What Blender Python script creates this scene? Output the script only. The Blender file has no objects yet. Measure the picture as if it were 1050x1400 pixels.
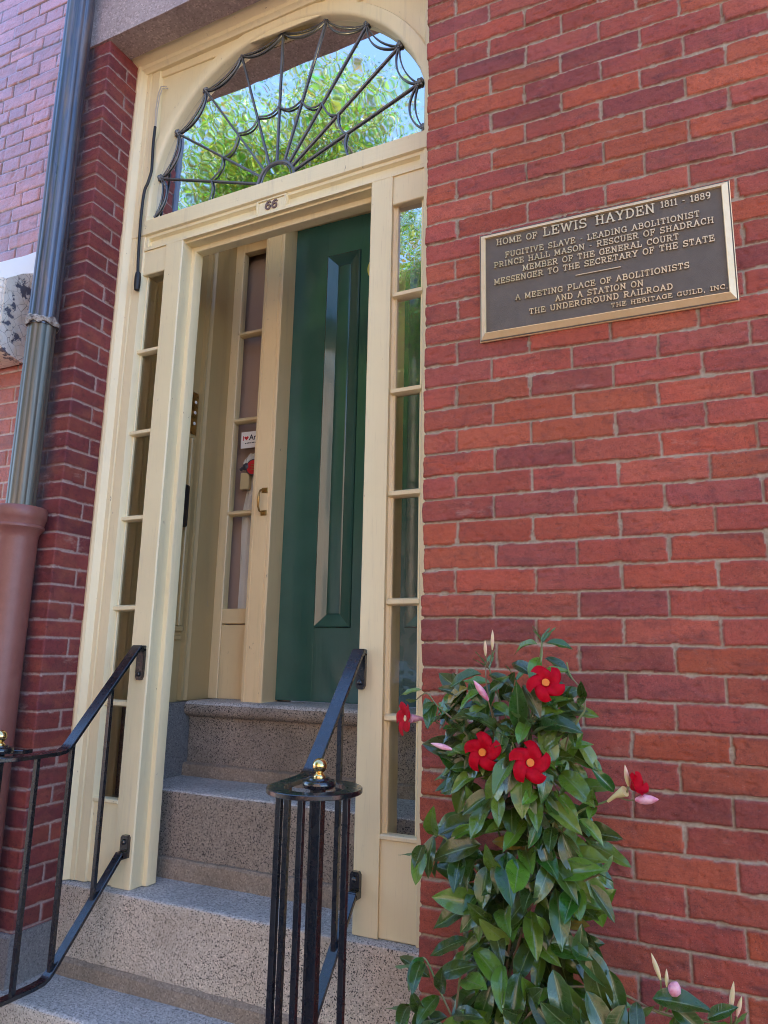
import bpy, bmesh, math, random
import numpy as np
from mathutils import Vector, Matrix, noise as mnoise

# ------------------------------------------------------------------ camera, sky, sun, exposure
S = bpy.context.scene
COL = S.collection
cam_d = bpy.data.cameras.new("camera")
cam = bpy.data.objects.new("camera", cam_d)
COL.objects.link(cam)
cam_d.sensor_fit = 'VERTICAL'
cam_d.sensor_height = 36.0
cam_d.lens = 985.07 / 1400 * 36.0
cam_d.clip_start = 0.02
cam_d.clip_end = 500
RM = [(0.91152755, 0.41074007, 0.02025156), (-0.06195195, 0.18583556, -0.98062587), (-0.4065458, 0.89261287, 0.19484038)]
cam.matrix_world = Matrix(((RM[0][0], -RM[1][0], -RM[2][0], 0.716473),
                           (RM[0][1], -RM[1][1], -RM[2][1], -1.808755),
                           (RM[0][2], -RM[1][2], -RM[2][2], -0.388496),
                           (0, 0, 0, 1)))
S.camera = cam

SUN_EL = math.radians(60)
world = bpy.data.worlds.new("World")
S.world = world
world.use_nodes = True
wn = world.node_tree
wn.nodes.clear()
sky = wn.nodes.new('ShaderNodeTexSky')
sky.sky_type = 'NISHITA'
sky.sun_disc = False
sky.sun_elevation = SUN_EL
sky.sun_rotation = math.radians(0)
sky.air_density = 0.85
sky.dust_density = 0.05
sky.altitude = 1200
sky.ozone_density = 4.0
bg = wn.nodes.new('ShaderNodeBackground')
bg.inputs['Strength'].default_value = 0.15
wo = wn.nodes.new('ShaderNodeOutputWorld')
wn.links.new(sky.outputs[0], bg.inputs[0])
wn.links.new(bg.outputs[0], wo.inputs[0])

sun_d = bpy.data.lights.new("sun", 'SUN')
sun_d.energy = 4.9
sun_d.angle = math.radians(0.53)
sun_d.color = (1.0, 0.95, 0.87)
sun = bpy.data.objects.new("sun", sun_d)
COL.objects.link(sun)
# the sun stands behind the house: facade in open shade, far side of the street sunlit
sun.rotation_euler = Vector((0, -math.cos(SUN_EL), -math.sin(SUN_EL))).to_track_quat('-Z', 'Y').to_euler()
sun.location = (0, 10, 20)

S.view_settings.view_transform = 'Standard'
S.view_settings.look = 'None'
S.view_settings.exposure = 2.62
S.view_settings.gamma = 1.0
S.render.engine = 'CYCLES'
try:
    S.cycles.use_denoising = True
    S.cycles.filter_width = 1.0
    S.cycles.max_bounces = 10
    S.cycles.diffuse_bounces = 5
    S.cycles.transparent_max_bounces = 16
    S.cycles.sample_clamp_indirect = 8
    S.cycles.caustics_reflective = False
except Exception:
    pass

random.seed(7)
rng = np.random.default_rng(11)
PI = math.pi

# ------------------------------------------------------------------ material helper
class Mt:
    def __init__(s, name, color=(.5, .5, .5), rough=.5, metal=0.0, spec=.5, coat=0.0):
        s.m = bpy.data.materials.new(name)
        s.m.use_nodes = True
        s.t = s.m.node_tree
        s.b = s.t.nodes['Principled BSDF']
        s.b.inputs['Base Color'].default_value = (*color, 1)
        s.b.inputs['Roughness'].default_value = rough
        s.b.inputs['Metallic'].default_value = metal
        s.b.inputs['Specular IOR Level'].default_value = spec
        s.b.inputs['Coat Weight'].default_value = coat
        s._tc = None
    def n(s, typ, **kw):
        nd = s.t.nodes.new(typ)
        for k, v in kw.items():
            if hasattr(nd, k):
                setattr(nd, k, v)
            else:
                nd.inputs[k].default_value = v
        return nd
    def put(s, a, sock):
        if hasattr(a, 'is_output'):
            s.t.links.new(a, sock)
        else:
            if hasattr(sock.default_value, '__len__') and len(sock.default_value) == 4 and len(a) == 3:
                a = (*a, 1)
            sock.default_value = a
    def co(s, scale=(1, 1, 1), kind='Object'):
        if s._tc is None:
            s._tc = s.n('ShaderNodeTexCoord')
        mp = s.n('ShaderNodeMapping')
        s.t.links.new(s._tc.outputs[kind], mp.inputs[0])
        mp.inputs['Scale'].default_value = scale
        return mp.outputs[0]
    def noise(s, scale=5, detail=4, rough=.55, st=(1, 1, 1), dist=0.0):
        nd = s.n('ShaderNodeTexNoise')
        nd.inputs['Scale'].default_value = scale
        nd.inputs['Detail'].default_value = detail
        nd.inputs['Roughness'].default_value = rough
        nd.inputs['Distortion'].default_value = dist
        s.t.links.new(s.co(st), nd.inputs['Vector'])
        return nd.outputs[0]
    def voro(s, scale=50, feature='F1', st=(1, 1, 1), out='Distance'):
        nd = s.n('ShaderNodeTexVoronoi')
        nd.feature = feature
        nd.inputs['Scale'].default_value = scale
        s.t.links.new(s.co(st), nd.inputs['Vector'])
        return nd.outputs[out]
    def ramp(s, f, stops):
        nd = s.n('ShaderNodeValToRGB')
        e = nd.color_ramp.elements
        while len(e) < len(stops):
            e.new(0.5)
        for el, (p, c) in zip(e, stops):
            el.position = p
            if not hasattr(c, '__len__'):
                c = (c, c, c)
            el.color = (*c, 1) if len(c) == 3 else c
        s.t.links.new(f, nd.inputs[0])
        return nd.outputs[0]
    def mix(s, f, a, b, mode='MIX'):
        nd = s.n('ShaderNodeMix')
        nd.data_type = 'RGBA'
        nd.blend_type = mode
        s.put(f, nd.inputs[0])
        s.put(a, nd.inputs[6])
        s.put(b, nd.inputs[7])
        return nd.outputs[2]
    def math(s, op, a, b=0.0):
        nd = s.n('ShaderNodeMath')
        nd.operation = op
        s.put(a, nd.inputs[0])
        s.put(b, nd.inputs[1])
        return nd.outputs[0]
    def attr(s, name, out='Color'):
        nd = s.n('ShaderNodeAttribute')
        nd.attribute_name = name
        return nd.outputs[out]
    def bump(s, h, strength=.5, dist=.002, sock='Normal', prev=None):
        nd = s.n('ShaderNodeBump')
        nd.inputs['Strength'].default_value = strength
        nd.inputs['Distance'].default_value = dist
        s.t.links.new(h, nd.inputs['Height'])
        if prev is not None:
            s.t.links.new(prev, nd.inputs['Normal'])
        s.t.links.new(nd.outputs[0], s.b.inputs[sock])
        return nd.outputs[0]
    def col(s, c):
        s.put(c, s.b.inputs['Base Color'])
    def set(s, k, v):
        s.put(v, s.b.inputs[k])

def paint(name, c, rough=.42, streak=(60, 60, 3), dirt=(.45, .40, .30), dirt_amt=.38, bump=.36, chips=True):
    k = Mt(name, c, rough)
    big = k.noise(2.2, 5, .6)
    base = k.mix(k.ramp(big, [(.3, 0), (.75, 1)]), tuple(x * .94 for x in c), tuple(min(1, x * 1.04) for x in c))
    st = k.noise(1.0, 6, .65, st=(26, 26, 1.3))
    f = k.math('MULTIPLY', k.ramp(st, [(.56, 0), (.78, 1)]), dirt_amt)
    base = k.mix(f, base, dirt)
    if chips:
        ch = k.noise(38, 8, .7, st=(1, 1, .45))
        base = k.mix(k.ramp(ch, [(.662, 0), (.69, 1)]), base, (.36, .29, .19))
    hc = k.noise(1.0, 3, .5, st=(55, 55, 1.1))
    base = k.mix(k.ramp(hc, [(.494, 0), (.5, .16), (.506, 0)]), base, (.30, .23, .14))
    k.col(base)
    br = k.noise(1.0, 5, .6, st=streak)
    lo = k.noise(9, 5, .6)
    k.bump(k.math('ADD', br, k.math('MULTIPLY', lo, 1.2)), bump, .0022)
    k.set('Roughness', k.ramp(lo, [(.3, rough - .08), (.7, rough + .12)]))
    return k.m

CREAM = (.80, .695, .43)
M_cream = paint("cream_paint", CREAM)
M_cream_in = paint("cream_paint_shaded", (.76, .60, .34), rough=.38, dirt=(.36, .29, .17), dirt_amt=.35)  # copy of the cream with the vestibule's shade and warm bounce in its colour
M_lining = paint("shaded_lining_paint", (.44, .325, .155), rough=.38, dirt=(.28, .21, .11), dirt_amt=.4)  # cream darkened further: shade on the vestibule walls put into the colour
M_cream_h = paint("cream_paint_rails", CREAM, streak=(3, 60, 60))

# green gloss door paint
k = Mt("green_gloss_paint", (.010, .062, .046), .25, coat=.75)
k.set('Coat Roughness', .10)
b1 = k.noise(1.0, 5, .6, st=(70, 70, 2.2)); b2 = k.noise(14, 4, .55)
k.col(k.mix(k.ramp(k.noise(3, 5, .6), [(.35, 0), (.7, 1)]), (.018, .082, .067), (.029, .105, .087)))
k.bump(k.math('ADD', b1, k.math('MULTIPLY', b2, .8)), .42, .0022)
M_green = k.m

# black gloss iron paint
k = Mt("black_gloss_iron", (.005, .006, .009), .2, spec=.6, coat=.6)
k.set('Coat Roughness', .15)
h1 = k.noise(90, 5, .6); h2 = k.noise(18, 4, .5)
k.bump(k.math('ADD', h1, k.math('MULTIPLY', h2, 1.5)), .35, .0014)
k.set('Roughness', k.ramp(k.noise(25, 6, .7), [(.35, .18), (.72, .42)]))
M_iron = k.m

k = Mt("leadwork", (.15, .16, .175), .45, metal=.5)
k.bump(k.noise(160, 4, .6), .3, .001)
M_lead = k.m

def brassmat(name, c=(.80, .56, .22), rough=.22, dull=(.35, .22, .09)):
    k = Mt(name, c, rough, metal=1.0)
    k.col(k.mix(k.ramp(k.noise(45, 6, .65), [(.45, 0), (.75, 1)]), c, dull))
    k.set('Roughness', k.ramp(k.noise(70, 4, .6), [(.3, rough), (.7, rough + .14)]))
    k.bump(k.noise(240, 3, .6), .08, .0006)
    return k.m
M_brass = brassmat("polished_brass", (.84, .62, .27), .12, (.55, .38, .15))
M_oldbrass = brassmat("tarnished_brass", (.46, .30, .11), .3, (.16, .10, .04))
M_plaqueedge = brassmat("plaque_bevel_brass", (.95, .74, .42), .30, (.90, .66, .32))
M_plaqueedge.node_tree.nodes["Principled BSDF"].inputs["Metallic"].default_value = .35
M_letter = brassmat("plaque_letter_bronze", (.66, .51, .32), .34, (.48, .36, .20))
k = Mt("plaque_field_dark_bronze", (.045, .034, .031), .5, metal=.2)
k.col(k.mix(k.noise(30, 5, .6), (.088, .066, .045), (.15, .115, .080)))
k.bump(k.voro(900), .5, .0012)
M_field = k.m

# ---- brick: colour comes from the mesh (one tint per brick) mixed with grain here
def brickmat(name, mort_a, mort_b, burnt=(.075, .026, .030), speck=True, rough=.78, spec=.35, grain=1.0, coat=0.0):
    k = Mt(name, (.3, .1, .07), rough, spec=spec)
    c = k.attr("brickcol"); mask = k.attr("brickcol", 'Alpha')
    g1 = k.noise(28, 7, .68); g2 = k.noise(150, 6, .7); g3 = k.noise(7, 5, .6, st=(1, 1, 1.8))
    c = k.mix(k.ramp(g1, [(.50, 0), (.74, .55)]), c, burnt)
    c = k.mix(k.ramp(g3, [(.48, 0), (.72, .42)]), c, (.43, .125, .060))
    c = k.mix(k.ramp(g2, [(.33, .34), (.50, 0)]), c, (.05, .02, .02))
    g4 = k.noise(480, 4, .7); g5 = k.noise(34, 6, .7, st=(.5, 1, 2.2))
    c = k.mix(k.ramp(g4, [(.36, .7), (.47, 0)]), c, (.07, .022, .02))
    c = k.mix(k.ramp(g5, [(.57, 0), (.70, .6)]), c, burnt)
    if speck:
        sp = k.voro(260)
        c = k.mix(k.ramp(sp, [(.06, .9), (.12, 0)]), c, (.58, .42, .34))
    lf = k.noise(1.6, 6, .62, st=(1, 1, .8))
    c = k.mix(k.ramp(lf, [(.36, .45), (.56, 0)]), c, k.mix(1.0, c, (.52, .50, .54), 'MULTIPLY'))
    c = k.mix(k.ramp(k.noise(5.5, 7, .7, st=(1, 1, 2.5)), [(.62, 0), (.72, .38)]), c, (.42, .27, .22))
    mm = k.mix(k.ramp(k.noise(120, 6, .7), [(.3, 0), (.7, 1)]), mort_a, mort_b)
    mm = k.mix(k.ramp(k.noise(9, 5, .6), [(.5, 0), (.78, .55)]), mm, tuple(x * .5 for x in mort_a))
    k.col(k.mix(mask, mm, c))
    hh = k.math('ADD', k.math('MULTIPLY', g2, .6), k.math('ADD', k.math('MULTIPLY', g1, .9), k.math('MULTIPLY', k.noise(420, 3, .6), .25)))
    k.bump(hh, .55 * grain, .0036)
    k.set('Coat Weight', coat); k.set('Coat Roughness', .3)
    return k.m
M_brick = brickmat("weathered_red_brick", (.27, .205, .145), (.45, .36, .26))
M_brick_p = brickmat("dark_red_brick", (.26, .17, .15), (.42, .31, .28), burnt=(.06, .018, .022), speck=False, grain=.8)
M_brick_n = brickmat("painted_pink_brick_glare", (.09, .035, .035), (.17, .07, .065), burnt=(.48, .18, .21), speck=False, rough=.42, spec=.8, grain=.4, coat=1.0)
M_brick_o = brickmat("orange_painted_brick", (.42, .30, .25), (.55, .42, .36), burnt=(.27, .062, .040), speck=False, rough=.5, spec=.5, grain=.45)

k = Mt("plain_brick_mass", (.25, .08, .06), .85)
bt = k.n('ShaderNodeTexBrick')
bt.inputs['Color1'].default_value = (.27, .075, .055, 1); bt.inputs['Color2'].default_value = (.19, .055, .045, 1)
bt.inputs['Mortar'].default_value = (.36, .29, .24, 1)
bt.inputs['Scale'].default_value = 1.0; bt.inputs['Brick Width'].default_value = .21; bt.inputs['Row Height'].default_value = .0643
bt.inputs['Mortar Size'].default_value = .005
mp = k.n('ShaderNodeMapping'); mp.inputs['Rotation'].default_value = (PI / 2, 0, 0)
tc = k.n('ShaderNodeTexCoord'); k.t.links.new(tc.outputs['Object'], mp.inputs[0]); k.t.links.new(mp.outputs[0], bt.inputs[0])
k.col(bt.outputs[0])
M_mass = k.m

# ---- stone
def granite(name, a, b, dark, scale=240, amt=.8, rough=.75, stain=None):
    k = Mt(name, a, rough)
    c = k.mix(k.ramp(k.noise(scale * .35, 4, .6), [(.35, 0), (.65, 1)]), a, b)
    vd = k.voro(scale, out='Color')
    sep = k.n('ShaderNodeSeparateColor'); k.t.links.new(vd, sep.inputs[0])
    sp = k.ramp(sep.outputs[0], [(.80, 0), (.84, amt)])
    c = k.mix(sp, c, dark)
    sp2 = k.ramp(sep.outputs[1], [(.86, 0), (.90, .6)])
    c = k.mix(sp2, c, tuple(min(1, x * 1.45) for x in b))
    w = k.noise(3.2, 6, .62)
    c = k.mix(k.ramp(w, [(.47, 0), (.75, .6)]), c, stain or tuple(x * .55 for x in a))
    k.col(c)
    k.bump(k.math('ADD', k.noise(scale * .8, 4, .7), k.math('MULTIPLY', k.noise(22, 5, .6), 1.5)), .4, .003)
    return k.m
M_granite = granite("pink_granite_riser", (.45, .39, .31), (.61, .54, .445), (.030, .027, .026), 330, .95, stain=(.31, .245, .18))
M_granite_up = granite("stained_shaded_riser", (.215, .18, .145), (.32, .27, .22), (.022, .02, .019), 330, .95, stain=(.11, .088, .068))  # darkened granite copy: staining and the upper risers' shade both in the colour
M_tread = granite("worn_skylit_tread", (.33, .33, .315), (.56, .55, .53), (.10, .10, .105), 300, .8, stain=(.17, .17, .165))  # same stone on up-facing faces: wear plus cool skylight painted into the grey
M_granite2 = granite("dark_granite_block", (.16, .155, .155), (.21, .205, .20), (.06, .06, .062), 300, .6)
M_strip = granite("brown_mortar_strip", (.22, .175, .13), (.30, .24, .18), (.12, .095, .075), 260, .6)
M_brownstone = granite("pinkish_brownstone", (.36, .29, .285), (.43, .35, .34), (.20, .15, .15), 160, .45, rough=.85)

# peeling white paint over stone
k = Mt("peeling_white_paint", (.7, .68, .62), .6)
pz = k.noise(16, 7, .68)
c = k.mix(k.ramp(k.noise(30, 6, .65), [(.35, 0), (.7, 1)]), (.64, .58, .49), (.78, .76, .72))
c = k.mix(k.ramp(pz, [(.555, 0), (.575, 1)]), c, (.11, .115, .15))
crk = k.voro(22, 'DISTANCE_TO_EDGE')
c = k.mix(k.ramp(crk, [(.004, .85), (.015, 0)]), c, (.10, .09, .09))
k.col(c)
k.bump(k.math('SUBTRACT', k.noise(40, 5, .6), k.ramp(pz, [(.555, 0), (.575, 1)])), .5, .004)
M_peel = k.m
k = Mt("white_flashing_paint", (.78, .80, .82), .5); k.bump(k.noise(40, 5, .6), .3, .003); M_white = k.m

# drain pipe metals
k = Mt("weathered_zinc", (.30, .33, .37), .34, metal=.6)
st = k.noise(1.0, 6, .65, st=(75, 75, .8)); st2 = k.noise(1.0, 5, .6, st=(28, 28, 3.5))
c = k.mix(k.ramp(st, [(.35, 0), (.65, 1)]), (.05, .062, .088), (.15, .165, .19))
c = k.mix(k.ramp(st2, [(.50, 0), (.74, .75)]), c, (.26, .19, .15))
k.col(c); k.set('Roughness', k.ramp(st2, [(.3, .26), (.7, .5)])); k.bump(st2, .12, .002)
M_zinc = k.m
k = Mt("patinated_copper_pipe", (.30, .27, .22), .42, metal=.55)
st = k.noise(1.0, 6, .65, st=(80, 80, .7)); st2 = k.noise(1.0, 5, .6, st=(26, 26, 2.5))
c = k.mix(k.ramp(st, [(.36, 0), (.64, 1)]), (.10, .095, .08), (.22, .195, .15))
c = k.mix(k.ramp(st2, [(.47, 0), (.70, .8)]), c, (.10, .13, .125))
k.col(c); k.set('Roughness', k.ramp(st2, [(.3, .32), (.7, .56)])); k.bump(st2, .15, .002)
M_copper = k.m
k = Mt("solder_lump", (.34, .30, .25), .7, metal=.2)
k.col(k.mix(k.ramp(k.noise(50, 5, .65), [(.4, 0), (.65, 1)]), (.10, .07, .055), (.48, .44, .38))); k.bump(k.noise(60, 5, .7), .8, .006)
M_solder = k.m
k = Mt("brown_red_iron_paint", (.235, .088, .072), .42)
k.col(k.mix(k.ramp(k.noise(14, 6, .65), [(.4, 0), (.75, .6)]), (.215, .078, .062), (.28, .12, .10))); k.bump(k.noise(120, 5, .6), .3, .0018)
M_boot = k.m

# ---- glass: thin clear pane with an old wavy surface
def glass(name, ior=1.9, tint=(.93, .96, .94), wave=.10, ws=7, rough=0.0):
    m = bpy.data.materials.new(name); m.use_nodes = True
    t = m.node_tree; t.nodes.clear()
    out = t.nodes.new('ShaderNodeOutputMaterial'); mx = t.nodes.new('ShaderNodeMixShader')
    tr = t.nodes.new('ShaderNodeBsdfTransparent'); tr.inputs[0].default_value = (*tint, 1)
    gl = t.nodes.new('ShaderNodeBsdfGlossy'); gl.inputs['Roughness'].default_value = rough
    fr = t.nodes.new('ShaderNodeFresnel'); fr.inputs[0].default_value = ior
    tc = t.nodes.new('ShaderNodeTexCoord'); nz = t.nodes.new('ShaderNodeTexNoise'); bp = t.nodes.new('ShaderNodeBump')
    nz.inputs['Scale'].default_value = ws; nz.inputs['Detail'].default_value = 2
    t.links.new(tc.outputs['Object'], nz.inputs['Vector']); t.links.new(nz.outputs[0], bp.inputs['Height'])
    bp.inputs['Strength'].default_value = wave; bp.inputs['Distance'].default_value = .02
    t.links.new(bp.outputs[0], gl.inputs['Normal'])
    t.links.new(fr.outputs[0], mx.inputs[0]); t.links.new(tr.outputs[0], mx.inputs[1]); t.links.new(gl.outputs[0], mx.inputs[2])
    t.links.new(mx.outputs[0], out.inputs[0])
    return m
M_glass = glass("old_window_glass", 1.66, wave=.10, ws=10, rough=.015)
M_glass_fan = glass("fanlight_glass", 1.46, wave=.05, ws=5, rough=.022)
M_glass_in = glass("inner_window_glass", 1.25, wave=.05)

k = Mt("mauve_brown_plaster", (.46, .32, .27), .8); k.bump(k.noise(30, 5, .6), .2, .003); M_plaster = k.m
k = Mt("unlit_upper_brown", (.055, .04, .03), .85); k.bump(k.noise(20, 5, .6), .2, .003); M_unlit = k.m  # paints in the darkness of the space behind the fanlight
k = Mt("white_cotton", (.74, .70, .66), .85); k.bump(k.noise(500, 2, .5), .2, .0008); M_cloth = k.m
k = Mt("black_rubber", (.012, .012, .013), .5); M_rubber = k.m
k = Mt("grey_wire", (.45, .41, .34), .6); M_wire = k.m
k = Mt("white_paper", (.80, .79, .76), .5); M_paper = k.m
k = Mt("red_print", (.55, .02, .03), .5); M_red = k.m
k = Mt("dark_print", (.035, .04, .06), .5); M_dark = k.m
k = Mt("number_brown", (.17, .105, .085), .6); M_number = k.m
k = Mt("yellow_enamel", (.72, .66, .10), .35); M_yellow = k.m

# ------------------------------------------------------------------ mesh helpers
ORIG = {}
def warp(v):
    x, y, z = v
    if z > -1.0:
        t = min(1.0, max(0.0, (.5 - y) / .3))
        z += .0130 * (x + .68) * (z + 1.0) * t
    return (x, y, z)

class MB:
    def __init__(s):
        s.bm = bmesh.new()
    def face(s, vs):
        try:
            return s.bm.faces.new(vs)
        except ValueError:
            return None
    def box(s, x0, x1, y0, y1, z0, z1, bev=.0022, seg=1):
        g = bmesh.ops.create_cube(s.bm, size=1.0)
        vs = g['verts']
        for v in vs:
            v.co = Vector(((x0 + x1) / 2 + v.co.x * (x1 - x0), (y0 + y1) / 2 + v.co.y * (y1 - y0), (z0 + z1) / 2 + v.co.z * (z1 - z0)))
        if bev > 0:
            bev = min(bev, .45 * min(abs(x1 - x0), abs(y1 - y0), abs(z1 - z0)))
            es = list({e for v in vs for e in v.link_edges})
            bmesh.ops.bevel(s.bm, geom=es, offset=bev, segments=seg, affect='EDGES', profile=.5)
        return s
    def prism(s, prof, a0, a1, axis='z', n=1, jit=0.0, seed=0):
        """closed profile extruded along an axis. profile coords: z->(x,y)  x->(y,z)  y->(x,z)"""
        rings = []
        for i in range(n + 1):
            a = a0 + (a1 - a0) * i / n
            r = []
            for p, q in prof:
                c = {'z': (p, q, a), 'x': (a, p, q), 'y': (p, a, q)}[axis]
                if jit:
                    nz = mnoise.noise_vector(Vector(c) * 9 + Vector((seed, 0, 0))) * jit + mnoise.noise_vector(Vector(c) * 40 + Vector((seed, 3, 0))) * jit * .5
                    c = tuple(Vector(c) + nz)
                r.append(s.bm.verts.new(c))
            rings.append(r)
        m = len(prof)
        for i in range(n):
            for j in range(m):
                s.face((rings[i][j], rings[i][(j + 1) % m], rings[i + 1][(j + 1) % m], rings[i + 1][j]))
        s.face(rings[0][::-1]); s.face(rings[-1])
        return s
    def tube(s, pts, r, n=8, caps=True):
        pts = [Vector(p) for p in pts]
        rr = r if hasattr(r, '__len__') else [r] * len(pts)
        rings = []
        up = None
        for i, p in enumerate(pts):
            d = (pts[min(i + 1, len(pts) - 1)] - pts[max(i - 1, 0)]).normalized()
            if up is None:
                up = d.orthogonal().normalized()
            up = (up - d * up.dot(d)).normalized()
            sd = d.cross(up)
            rings.append([s.bm.verts.new(p + (up * math.cos(2 * PI * k_ / n) + sd * math.sin(2 * PI * k_ / n)) * rr[i]) for k_ in range(n)])
        for i in range(len(rings) - 1):
            for j in range(n):
                s.face((rings[i][j], rings[i][(j + 1) % n], rings[i + 1][(j + 1) % n], rings[i + 1][j]))
        if caps:
            s.face(rings[0][::-1]); s.face(rings[-1])
        return s
    def bar(s, pts, w, t, up=(0, 0, 1), bev=.0015):
        """flat bar swept along a path; w is its width, t its thickness"""
        pts = [Vector(p) for p in pts]; up = Vector(up)
        rings = []
        h, v_ = w / 2, t / 2
        sec = [(-h + bev, -v_), (h - bev, -v_), (h, -v_ + bev), (h, v_ - bev), (h - bev, v_), (-h + bev, v_), (-h, v_ - bev), (-h, -v_ + bev)]
        for i, p in enumerate(pts):
            d = (pts[min(i + 1, len(pts) - 1)] - pts[max(i - 1, 0)]).normalized()
            sd = d.cross(up).normalized(); nn = sd.cross(d).normalized()
            rings.append([s.bm.verts.new(p + sd * a + nn * b) for a, b in sec])
        m = len(sec)
        for i in range(len(rings) - 1):
            for j in range(m):
                s.face((rings[i][j], rings[i][(j + 1) % m], rings[i + 1][(j + 1) % m], rings[i + 1][j]))
        s.face(rings[0][::-1]); s.face(rings[-1])
        return s
    def lathe(s, prof, o=(0, 0, 0), d=(0, 0, 1), n=20):
        o = Vector(o); d = Vector(d).normalized(); u = d.orthogonal().normalized(); w = d.cross(u)
        rings = []
        for r, h in prof:
            rings.append([s.bm.verts.new(o + d * h + (u * math.cos(2 * PI * j / n) + w * math.sin(2 * PI * j / n)) * max(r, 1e-5)) for j in range(n)])
        for i in range(len(rings) - 1):
            for j in range(n):
                s.face((rings[i][j], rings[i][(j + 1) % n], rings[i + 1][(j + 1) % n], rings[i + 1][j]))
        s.face(rings[0][::-1]); s.face(rings[-1])
        return s
    def ball(s, c, r, n=16):
        m = n // 2
        return s.lathe([(r * math.sin(PI * i / m), -r * math.cos(PI * i / m)) for i in range(m + 1)], c, (0, 0, 1), n)
    def build(s, name, mat, parent=None, wp=False, smooth=35, origin=None):
        if wp:
            for v in s.bm.verts:
                v.co = Vector(warp(v.co))
        bmesh.ops.remove_doubles(s.bm, verts=s.bm.verts, dist=1e-6)
        bmesh.ops.recalc_face_normals(s.bm, faces=s.bm.faces)
        me = bpy.data.meshes.new(name)
        if parent is not None:
            o0 = ORIG[parent.name]
        elif origin is not None:
            o0 = Vector(origin)
        else:
            xs = [v.co for v in s.bm.verts]
            o0 = Vector(((min(v.x for v in xs) + max(v.x for v in xs)) / 2, (min(v.y for v in xs) + max(v.y for v in xs)) / 2, min(v.z for v in xs)))
        bmesh.ops.translate(s.bm, verts=s.bm.verts, vec=-o0)
        s.bm.to_mesh(me); s.bm.free()
        return finish(name, me, mat, parent, o0, smooth)

def finish(name, me, mat, parent, o0, smooth=35):
    me.materials.append(mat)
    if smooth:
        me.polygons.foreach_set('use_smooth', [True] * len(me.polygons))
        me.set_sharp_from_angle(angle=math.radians(smooth))
    o = bpy.data.objects.new(name, me)
    COL.objects.link(o)
    if parent is not None:
        o.parent = parent
    else:
        o.location = o0
    ORIG[o.name] = Vector(o0)
    return o

def tag(o, label=None, cat=None, group=None, kind=None):
    if label: o['label'] = label
    if cat: o['category'] = cat
    if group: o['group'] = group
    if kind: o['kind'] = kind
    return o

def thing(name, loc, label, cat, group=None):
    o = bpy.data.objects.new(name, None)
    o.empty_display_size = .05
    COL.objects.link(o)
    o.location = loc
    ORIG[o.name] = Vector(loc)
    return tag(o, label, cat, group)

def grid_mesh(name, P, mat, parent, colors=None, origin=(0, 0, 0), smooth=60, closed=False):
    """P: (m,n,3) array of points -> one sheet"""
    m, n = P.shape[:2]
    o0 = ORIG[parent.name] if parent is not None else Vector(origin)
    V = (P.reshape(-1, 3) - np.array(o0)).astype(np.float32)
    idx = np.arange(m * n).reshape(m, n)
    q = np.stack([idx[:-1, :-1], idx[:-1, 1:], idx[1:, 1:], idx[1:, :-1]], -1).reshape(-1, 4)
    me = raw_mesh(name, V, q)
    if colors is not None:
        a = me.attributes.new('brickcol', 'FLOAT_COLOR', 'POINT')
        a.data.foreach_set('color', colors.reshape(-1).astype(np.float32))
    return finish(name, me, mat, parent, o0, smooth)

def raw_mesh(name, V, q):
    me = bpy.data.meshes.new(name)
    me.vertices.add(len(V)); me.vertices.foreach_set('co', np.asarray(V, np.float32).reshape(-1))
    nq = len(q); kk = q.shape[1]
    me.loops.add(nq * kk); me.loops.foreach_set('vertex_index', q.reshape(-1).astype(np.int32))
    me.polygons.add(nq); me.polygons.foreach_set('loop_start', (np.arange(nq) * kk).astype(np.int32))
    me.polygons.foreach_set('loop_total', np.full(nq, kk, np.int32))
    me.update(calc_edges=True); me.validate()
    return me

# ---- value noise for sculpting the brickwork
_H = np.random.default_rng(3).random((256, 256)).astype(np.float32)
def vn(x, y, seed=0):
    x = x + seed * 17.31; y = y + seed * 9.77
    xi = np.floor(x).astype(int); yi = np.floor(y).astype(int)
    fx = x - xi; fy = y - yi
    fx = fx * fx * (3 - 2 * fx); fy = fy * fy * (3 - 2 * fy)
    g = lambda a, b: _H[a & 255, b & 255]
    return (g(xi, yi) * (1 - fx) * (1 - fy) + g(xi + 1, yi) * fx * (1 - fy) + g(xi, yi + 1) * (1 - fx) * fy + g(xi + 1, yi + 1) * fx * fy)
def fbm(x, y, seed=0, o=4):
    t = 0; a = .5
    for i in range(o):
        t = t + a * vn(x * 2 ** i, y * 2 ** i, seed + i * 5); a *= .5
    return t
def sstep(a, b, x):
    t = np.clip((x - a) / (b - a), 0, 1)
    return t * t * (3 - 2 * t)

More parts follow.
